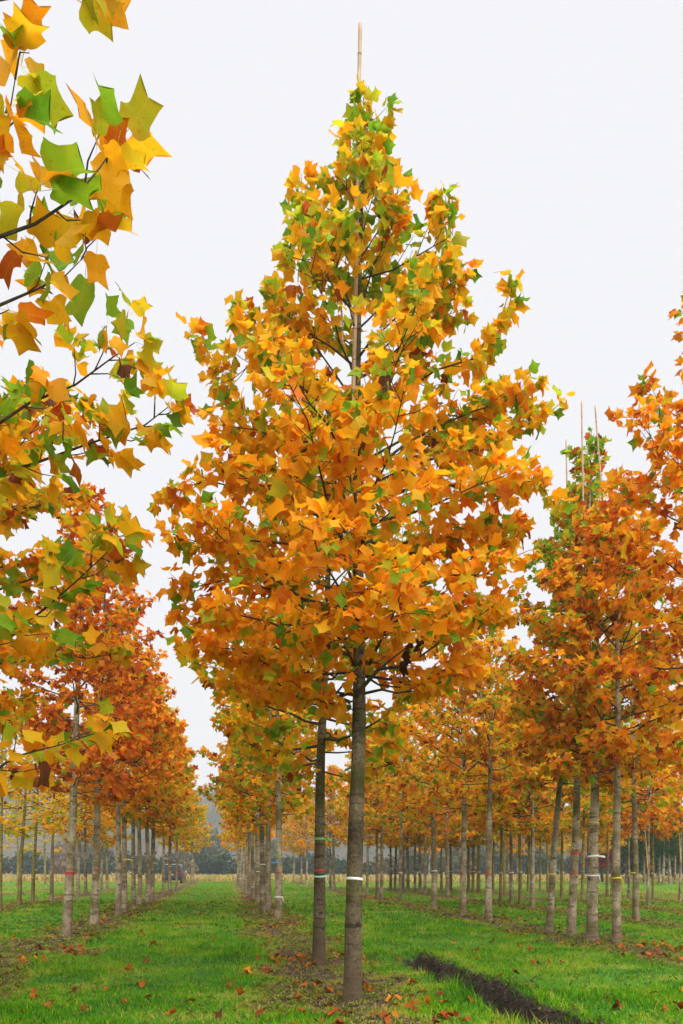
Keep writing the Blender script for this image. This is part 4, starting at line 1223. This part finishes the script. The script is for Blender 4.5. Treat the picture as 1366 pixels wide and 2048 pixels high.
# ------------------------------------------------------------------ fallen leaves
def build_fallen():
    rng = np.random.default_rng(33)
    pts = []
    fixed = [(42, 1980), (70, 2000), (150, 1992), (215, 1987), (255, 1948), (283, 1982), (95, 2020), (170, 2025), (30, 2035), (350, 2038), (395, 2012),
             (300, 2005), (250, 2012), (500, 1950), (545, 1948), (640, 1990), (630, 2012), (660, 2018), (690, 2030), (610, 2030), (805, 2022), (828, 2032), (855, 2014),
             (885, 2016), (905, 2042), (930, 2042), (950, 2005), (880, 1990), (845, 1990), (825, 1974), (1062, 1932), (1105, 1930), (948, 1908), (930, 1894), (790, 1912),
             (230, 1905), (170, 1885), (180, 1890), (140, 1908), (320, 1895), (420, 1880), (505, 1916), (468, 1912), (1240, 2020), (1345, 2015), (1290, 1890), (1310, 1895),
             (885, 2040), (798, 2010), (820, 2005), (860, 2034), (1320, 1905), (560, 2040), (585, 2015), (520, 2035), (455, 1985), (430, 2040), (775, 2040)]
    for (a, b) in fixed:
        for k in range(1 + (rng.random() < .45)):
            Y = depth_of(b + rng.normal(0, 2)); pts.append(((a + rng.normal(0, 5) - 683) / F * Y, Y))
    x, y = wedge_points(rng, 6.2, 45, lambda y: np.ones_like(y), 20000)
    u = row_u(x, y)
    d = np.min(np.abs(u[:, None] - ROWS[None]), axis=1)
    pr = .13 + .75 * np.exp(-(d / .9) ** 2)
    clus = sstep(.40, .68, fbm(x * 1.1, y * 1.1, 99, 3))
    k = rng.random(len(x)) < pr * clus * np.clip(.45 + y / 30, 0, 1) * 1.6
    pts += list(zip(x[k], y[k]))
    pts = np.array(pts)
    n = len(pts)
    z = ground_z(pts[:, 0], pts[:, 1])
    size = rng.uniform(.06, .11, n)
    tilt = rng.normal(0, .42, (n, 2))
    az = rng.uniform(0, 6.283, n)
    dvec = np.stack([np.cos(az), np.sin(az), tilt[:, 0] * .8], 1)
    nrm = np.stack([tilt[:, 1], tilt[:, 0], np.ones(n)], 1)
    flip = rng.random(n) < .4; nrm[flip] *= -1
    tone = np.clip(rng.normal(.80, .09, n), .52, .97)
    Lv = dict(p=np.stack([pts[:, 0], pts[:, 1], z + .04 + .025 * rng.random(n)], 1), R=frames(dvec, nrm), s=size, tone=tone, val=rng.uniform(0, 1, n), k=rng.integers(0, 1000, n))
    order = np.argsort(pts[:, 1])
    sel = order[:300]
    for j in sel:
        o = link('fallen_leaf', FALLEN_MESH[Lv['k'][j] % len(FALLEN_MESH)], None, (float(Lv['tone'][j]), float(Lv['val'][j]), 0, 1))
        o.matrix_basis = Matrix(np.vstack([np.hstack([Lv['R'][j] * Lv['s'][j], Lv['p'][j][:, None]]), [0, 0, 0, 1]]).tolist())
        tt = Lv['tone'][j]
        nm = 'golden orange' if tt < .64 else ('rusty red' if tt < .84 else 'dark brown')
        tag(o, nm + ' curled fallen leaf lying on the grass and soil', 'leaf', nm + ' fallen leaves on the ground')
    rest = {k: v[order[300:]] for k, v in Lv.items()}
    tag(link('leaf_litter', leaves_mesh('leaf_litter', rest, TEMPL_LO, M['fallen'])), 'scattered fallen leaves farther down the rows', 'leaves', kind='stuff')
build_fallen()

# ------------------------------------------------------------------ field, hedge and background trees
def clump_cloud(rng, centre, radii, n, size, tone_mean, tone_sd):
    v = rng.normal(0, 1, (n, 3)); v /= np.linalg.norm(v, axis=1)[:, None]
    r = rng.random(n) ** .33
    lump = .75 + .5 * fbm(v[:, 0] * 2.5 + centre[0], v[:, 2] * 2.5 + centre[1] + v[:, 1], 5, 2)
    p = np.array(centre) + v * (r * lump)[:, None] * np.array(radii)
    nrm = v + rng.normal(0, .6, (n, 3)); d = np.cross(nrm, rng.normal(0, 1, (n, 3)))
    return dict(p=p, R=frames(d, nrm), s=size * rng.uniform(.6, 1.4, n), tone=np.clip(rng.normal(tone_mean, tone_sd, n), 0, 1), val=rng.random(n), k=rng.integers(0, 1000, n))

def cat(Ls):
    return {k: np.concatenate([L[k] for L in Ls]) for k in Ls[0]}

M['hedge'] = tone_mat('hedge_leaf', [(0.0, (0.008, 0.022, 0.012)), (0.4, (0.014, 0.046, 0.014)), (0.7, (0.060, 0.085, 0.018)), (0.88, (0.12, 0.065, 0.035)), (1.0, (0.17, 0.10, 0.05))], .15, .7)
M['evergreen'] = tone_mat('evergreen_leaf', [(0.0, (0.006, 0.020, 0.008)), (0.5, (0.016, 0.055, 0.014)), (1.0, (0.06, 0.12, 0.02))], .15, .6)
M['redleaf'] = tone_mat('crimson_leaf', [(0.0, (0.14, 0.010, 0.012)), (1.0, (0.50, 0.05, 0.05))], .3, .6)

def build_hedge():
    rng = np.random.default_rng(50)
    Ls = []
    xx = -115.0
    while xx < 120:
        Y = 165 + rng.normal(0, 5)
        h = rng.uniform(3.0, 5.4) * (.75 if -25 < xx < -12 else 1)
        w = rng.uniform(2.6, 4.4)
        tm = .24 if rng.random() < .82 else (.60 if rng.random() < .6 else .85)
        Ls.append(clump_cloud(rng, (xx, Y, h * .45), (w, 2.4, h * .62), 330, .62, tm, .12))
        xx += w * rng.uniform(.75, 1.15)
    tag(link('hedge', leaves_mesh('hedge', cat(Ls), TEMPL_LO, M['hedge'])), 'dark blue-green hedge closing the far side of the field', 'hedge', kind='stuff')
    # pale trees standing misty behind it
    Ls = []
    for k in range(46):
        x = rng.uniform(-190, 190); Y = rng.uniform(200, 260); h = rng.uniform(7, 15)
        Ls.append(clump_cloud(rng, (x, Y, h * .55), (rng.uniform(3, 6), 4, h * .55), 300, 1.0, rng.uniform(.35, .95), .1))
    tag(link('distant_wood', leaves_mesh('distant_wood', cat(Ls), TEMPL_LO, M['hedge'])), 'misty belt of woodland behind the far hedge', 'woodland', kind='stuff')
build_hedge()

def build_field():
    rng = np.random.default_rng(60)
    n = 26000
    y = 87 + 72 * rng.random(n) ** 1.3; x = (rng.random(n) * 2 - 1) * (.52 * y + 6)
    pat = fbm(x * .25, y * .1, 88, 3)
    z = np.zeros(n)
    h = rng.uniform(.15, .62, n) * (.6 + .8 * pat); w = rng.uniform(.05, .13, n)
    a = rng.uniform(0, 3.14, n); l = rng.normal(0, .18, (n, 2))
    V = np.stack([np.stack([x - np.cos(a) * w, y - np.sin(a) * w, z], 1), np.stack([x + np.cos(a) * w, y + np.sin(a) * w, z], 1),
                  np.stack([x + np.cos(a) * w * 1.3 + l[:, 0] * .5, y + np.sin(a) * w * 1.3, z + h * .6], 1), np.stack([x + l[:, 0], y + l[:, 1], z + h], 1)], 1)
    T = (np.arange(n) * 4)[:, None, None] + np.array([[0, 1, 2], [0, 2, 3]])[None]
    tone = np.clip(pat + rng.normal(0, .22, n), 0, 1)
    mt = tone_mat('field_plants', [(0.0, (0.10, 0.17, 0.03)), (0.4, (0.32, 0.29, 0.07)), (0.7, (0.46, 0.33, 0.11)), (1.0, (0.24, 0.12, 0.05))], .25, .7)
    tag(link('field_plants', mesh_tris('field_plants', V.reshape(-1, 3), T.reshape(-1, 3), mt, {'tone': np.repeat(tone, 4)})), 'yellowing low crop in the field beyond the lawn', 'crop', kind='stuff')
build_field()

def background_tree(px, Y, z0, h, w, mat, name, label, seed, n=1700):
    rng = np.random.default_rng(seed)
    X = (px - 683) / F * Y
    root = bpy.data.objects.new(name, None); C.objects.link(root); root.location = (X, Y, 0)
    tag(root, label, 'tree', 'trees standing behind the nursery rows')
    t = np.linspace(-.1, z0 + h * .8, 7)
    link('trunk', mesh_tris('trunk', *tube(np.stack([.06 * np.sin(t), 0 * t, t], 1), .17 * (1 - t / (z0 + h + 1)) + .02, 8), M['twig'], smooth=True), root)
    Ls = []
    for k in range(9):
        f = k / 8
        ww = w * (1 - .65 * f) * rng.uniform(.8, 1.15)
        Ls.append(clump_cloud(rng, (rng.normal(0, .25 * w), rng.normal(0, .25 * w), z0 + h * (.08 + .84 * f)), (ww, ww, h * .17), n // 9, .34, .45, .22))
    link('crown', leaves_mesh('crown', cat(Ls), TEMPL_LO, M[mat]), root)['kind'] = 'stuff'
background_tree(1255, 92, 1.5, 7.5, 2.3, 'evergreen', 'evergreen_tree', 'dark evergreen tree behind the back rows, beside the crimson one', 1)
background_tree(1300, 90, 1.4, 8.0, 2.6, 'evergreen', 'evergreen_tree', 'broad dark evergreen tree second from the crimson one', 2)
background_tree(1345, 91, 1.4, 8.2, 2.7, 'evergreen', 'evergreen_tree', 'dark evergreen tree third from the crimson one', 3)
background_tree(1400, 90, 1.4, 8.0, 2.7, 'evergreen', 'evergreen_tree', 'dark evergreen tree fourth from the crimson one', 4)
background_tree(1203, 84, 2.0, 4.6, 1.5, 'redleaf', 'crimson_tree', 'small crimson-leaved tree beside the dark evergreens', 5, 1100)

# ------------------------------------------------------------------ van
def build_van():
    Y = 77.0; X = (344 - 683) / F * Y
    root = bpy.data.objects.new('parked_van', None); C.objects.link(root)
    root.location = (X, Y, float(ground_z(np.array([X]), np.array([Y]))[0]) + .01)
    root.rotation_euler = (0, 0, math.atan(-SLOPE) * .6)
    tag(root, 'dark van parked on the lawn, its back doors towards the tree rows', 'van')
    body = plain_mat('van_paint', (0.030, 0.034, 0.042), .28, .1, 3, 0, .5)
    trim = plain_mat('van_trim', (0.012, 0.012, 0.013), .6, .1, 5)
    roofm = plain_mat('van_roof', (0.62, 0.64, 0.68), .3, .06, 3)
    glass = plain_mat('van_glass', (0.035, 0.050, 0.055), .06, .1, 2, 0, .8)
    red = plain_mat('tail_lamp', (0.42, 0.012, 0.015), .25, .1, 5)
    plate = plain_mat('number_plate', (0.75, 0.36, 0.02), .45, .05, 5)
    rub = plain_mat('tyre', (0.014, 0.014, 0.014), .85, .2, 20); rim = plain_mat('rim', (0.35, 0.36, 0.38), .35, .1, 8, .8)
    # cross section swept along the length, rear at y=0
    def section(w0, w1, h0, h1, y):
        return np.array([[-w0, y, h0], [w0, y, h0], [w0 + .02, y, (h0 + 1.0) / 2], [w0, y, 1.05], [w1 + .03, y, 1.75 * h1], [w1 - .07, y, 1.98 * h1], [-w1 + .07, y, 1.98 * h1], [-w1 - .03, y, 1.75 * h1], [-w0, y, 1.05], [-w0 - .02, y, (h0 + 1.0) / 2]])
    S = [section(.90, .74, .34, .985, -.02), section(.95, .80, .32, 1.0, .18), section(.96, .81, .30, 1.0, 2.6), section(.95, .76, .30, .99, 3.3), section(.93, .80, .30, .62, 4.0), section(.86, .76, .34, .54, 4.75)]
    V = np.concatenate(S); k = 10; T = []
    for i in range(len(S) - 1):
        for j in range(k):
            a, b = i * k + j, i * k + (j + 1) % k
            T += [(a, b, b + k), (a, b + k, a + k)]
    for e in (0, len(S) - 1):
        for j in range(1, k - 1): T.append((e * k, e * k + j + 1, e * k + j) if e == 0 else (e * k, e * k + j, e * k + j + 1))
    link('body', mesh_tris('body', V, T, body), root)
    def bx(name, c, s, m, parent=root):
        return link(name, mesh_tris(name, *box(c, s), m), parent)
    bx('roof_rail', (-.62, 1.6, 2.00), (.05, 2.6, .05), roofm); bx('roof_rail', (.62, 1.6, 2.00), (.05, 2.6, .05), roofm)
    bx('roof_edge', (0, .06, 1.975), (1.36, .16, .035), roofm)
    bx('rear_window', (-.36, -.045, 1.47), (.60, .03, .56), glass); bx('rear_window', (.36, -.045, 1.47), (.60, .03, .56), glass)
    bx('door_seam', (0, -.048, 1.1), (.02, .012, 1.3), trim)
    bx('bumper', (0, -.08, .46), (1.78, .14, .24), trim)
    bx('number_plate', (-.1, -.075, .93), (.52, .02, .13), plate)
    bx('plate_lamp_bar', (-.1, -.07, 1.06), (.62, .03, .06), trim)
    for s in (-1, 1):
        bx('tail_lamp', (s * .84, -.05, 1.02), (.13, .05, .36), red)
        bx('side_window', (s * .895, 2.9, 1.42), (.03, .8, .42), glass)
        m = bx('wing_mirror', (s * 1.08, 3.25, 1.22), (.20, .12, .24), trim)
        bx('mirror_glass', (s * 1.08, 3.185, 1.22), (.16, .01, .19), roofm, m)
        for y in (.85, 3.85):
            th = np.linspace(0, 2 * np.pi, 21)[:-1]
            def wheel(r, x0, x1):
                P = np.array([[x0, y, .33], [x0 + (x1 - x0) * .15, y, .33], [x0 + (x1 - x0) * .85, y, .33], [x1, y, .33]])
                return tube(P, np.array([r * .9, r, r, r * .9]), 20)
            w = link('wheel', mesh_tris('wheel', *wheel(.33, s * .76, s * .97), rub), root)
            link('rim', mesh_tris('rim', *wheel(.19, s * .80, s * .985), rim), w)
build_van()

# ------------------------------------------------------------------ dry leaf bunches caught under the lowest limb
def build_dead_cluster():
    rng = np.random.default_rng(4)
    c = at(815, 1300, depth_of(2008) - .25)
    n = 12
    Lv = dict(p=np.array([[0, 0, 0]]) + rng.normal(0, .05, (n, 3)) * [1, 1, 1.6], R=frames(rng.normal(0, 1, (n, 3)) + [0, 0, -1.2], rng.normal(0, 1, (n, 3))),
              s=rng.uniform(.07, .12, n), tone=np.full(n, .99), val=np.full(n, -.8), k=rng.integers(0, 1000, n))
    o = link('withered_leaf_bunch', leaves_mesh('withered_leaf_bunch', Lv, TEMPL, M['leaf'])); o.location = c
    tag(o, 'small bunch of blackened withered leaves caught on the lowest long limb', 'leaves')
build_dead_cluster()

# ------------------------------------------------------------------ haze: one closed box of thin air round everything
def build_haze():
    V, T = box((0, 0, 59), (2010, 2010, 122))
    m, n, l, out = new_mat('haze')
    pv = n.new('ShaderNodeVolumePrincipled')
    pv.inputs['Color'].default_value = (0.90, 0.93, 0.97, 1)
    pv.inputs['Density'].default_value = HAZE_DENSITY
    pv.inputs['Anisotropy'].default_value = 0.0
    l.new(pv.outputs[0], out.inputs['Volume'])
    tag(link('haze', mesh_tris('haze', V, T, m)), 'thin pale mist over the nursery', kind='stuff')
build_haze()
print('grass blades', n_grass, 'tris', sum(len(m.polygons) for m in bpy.data.meshes))
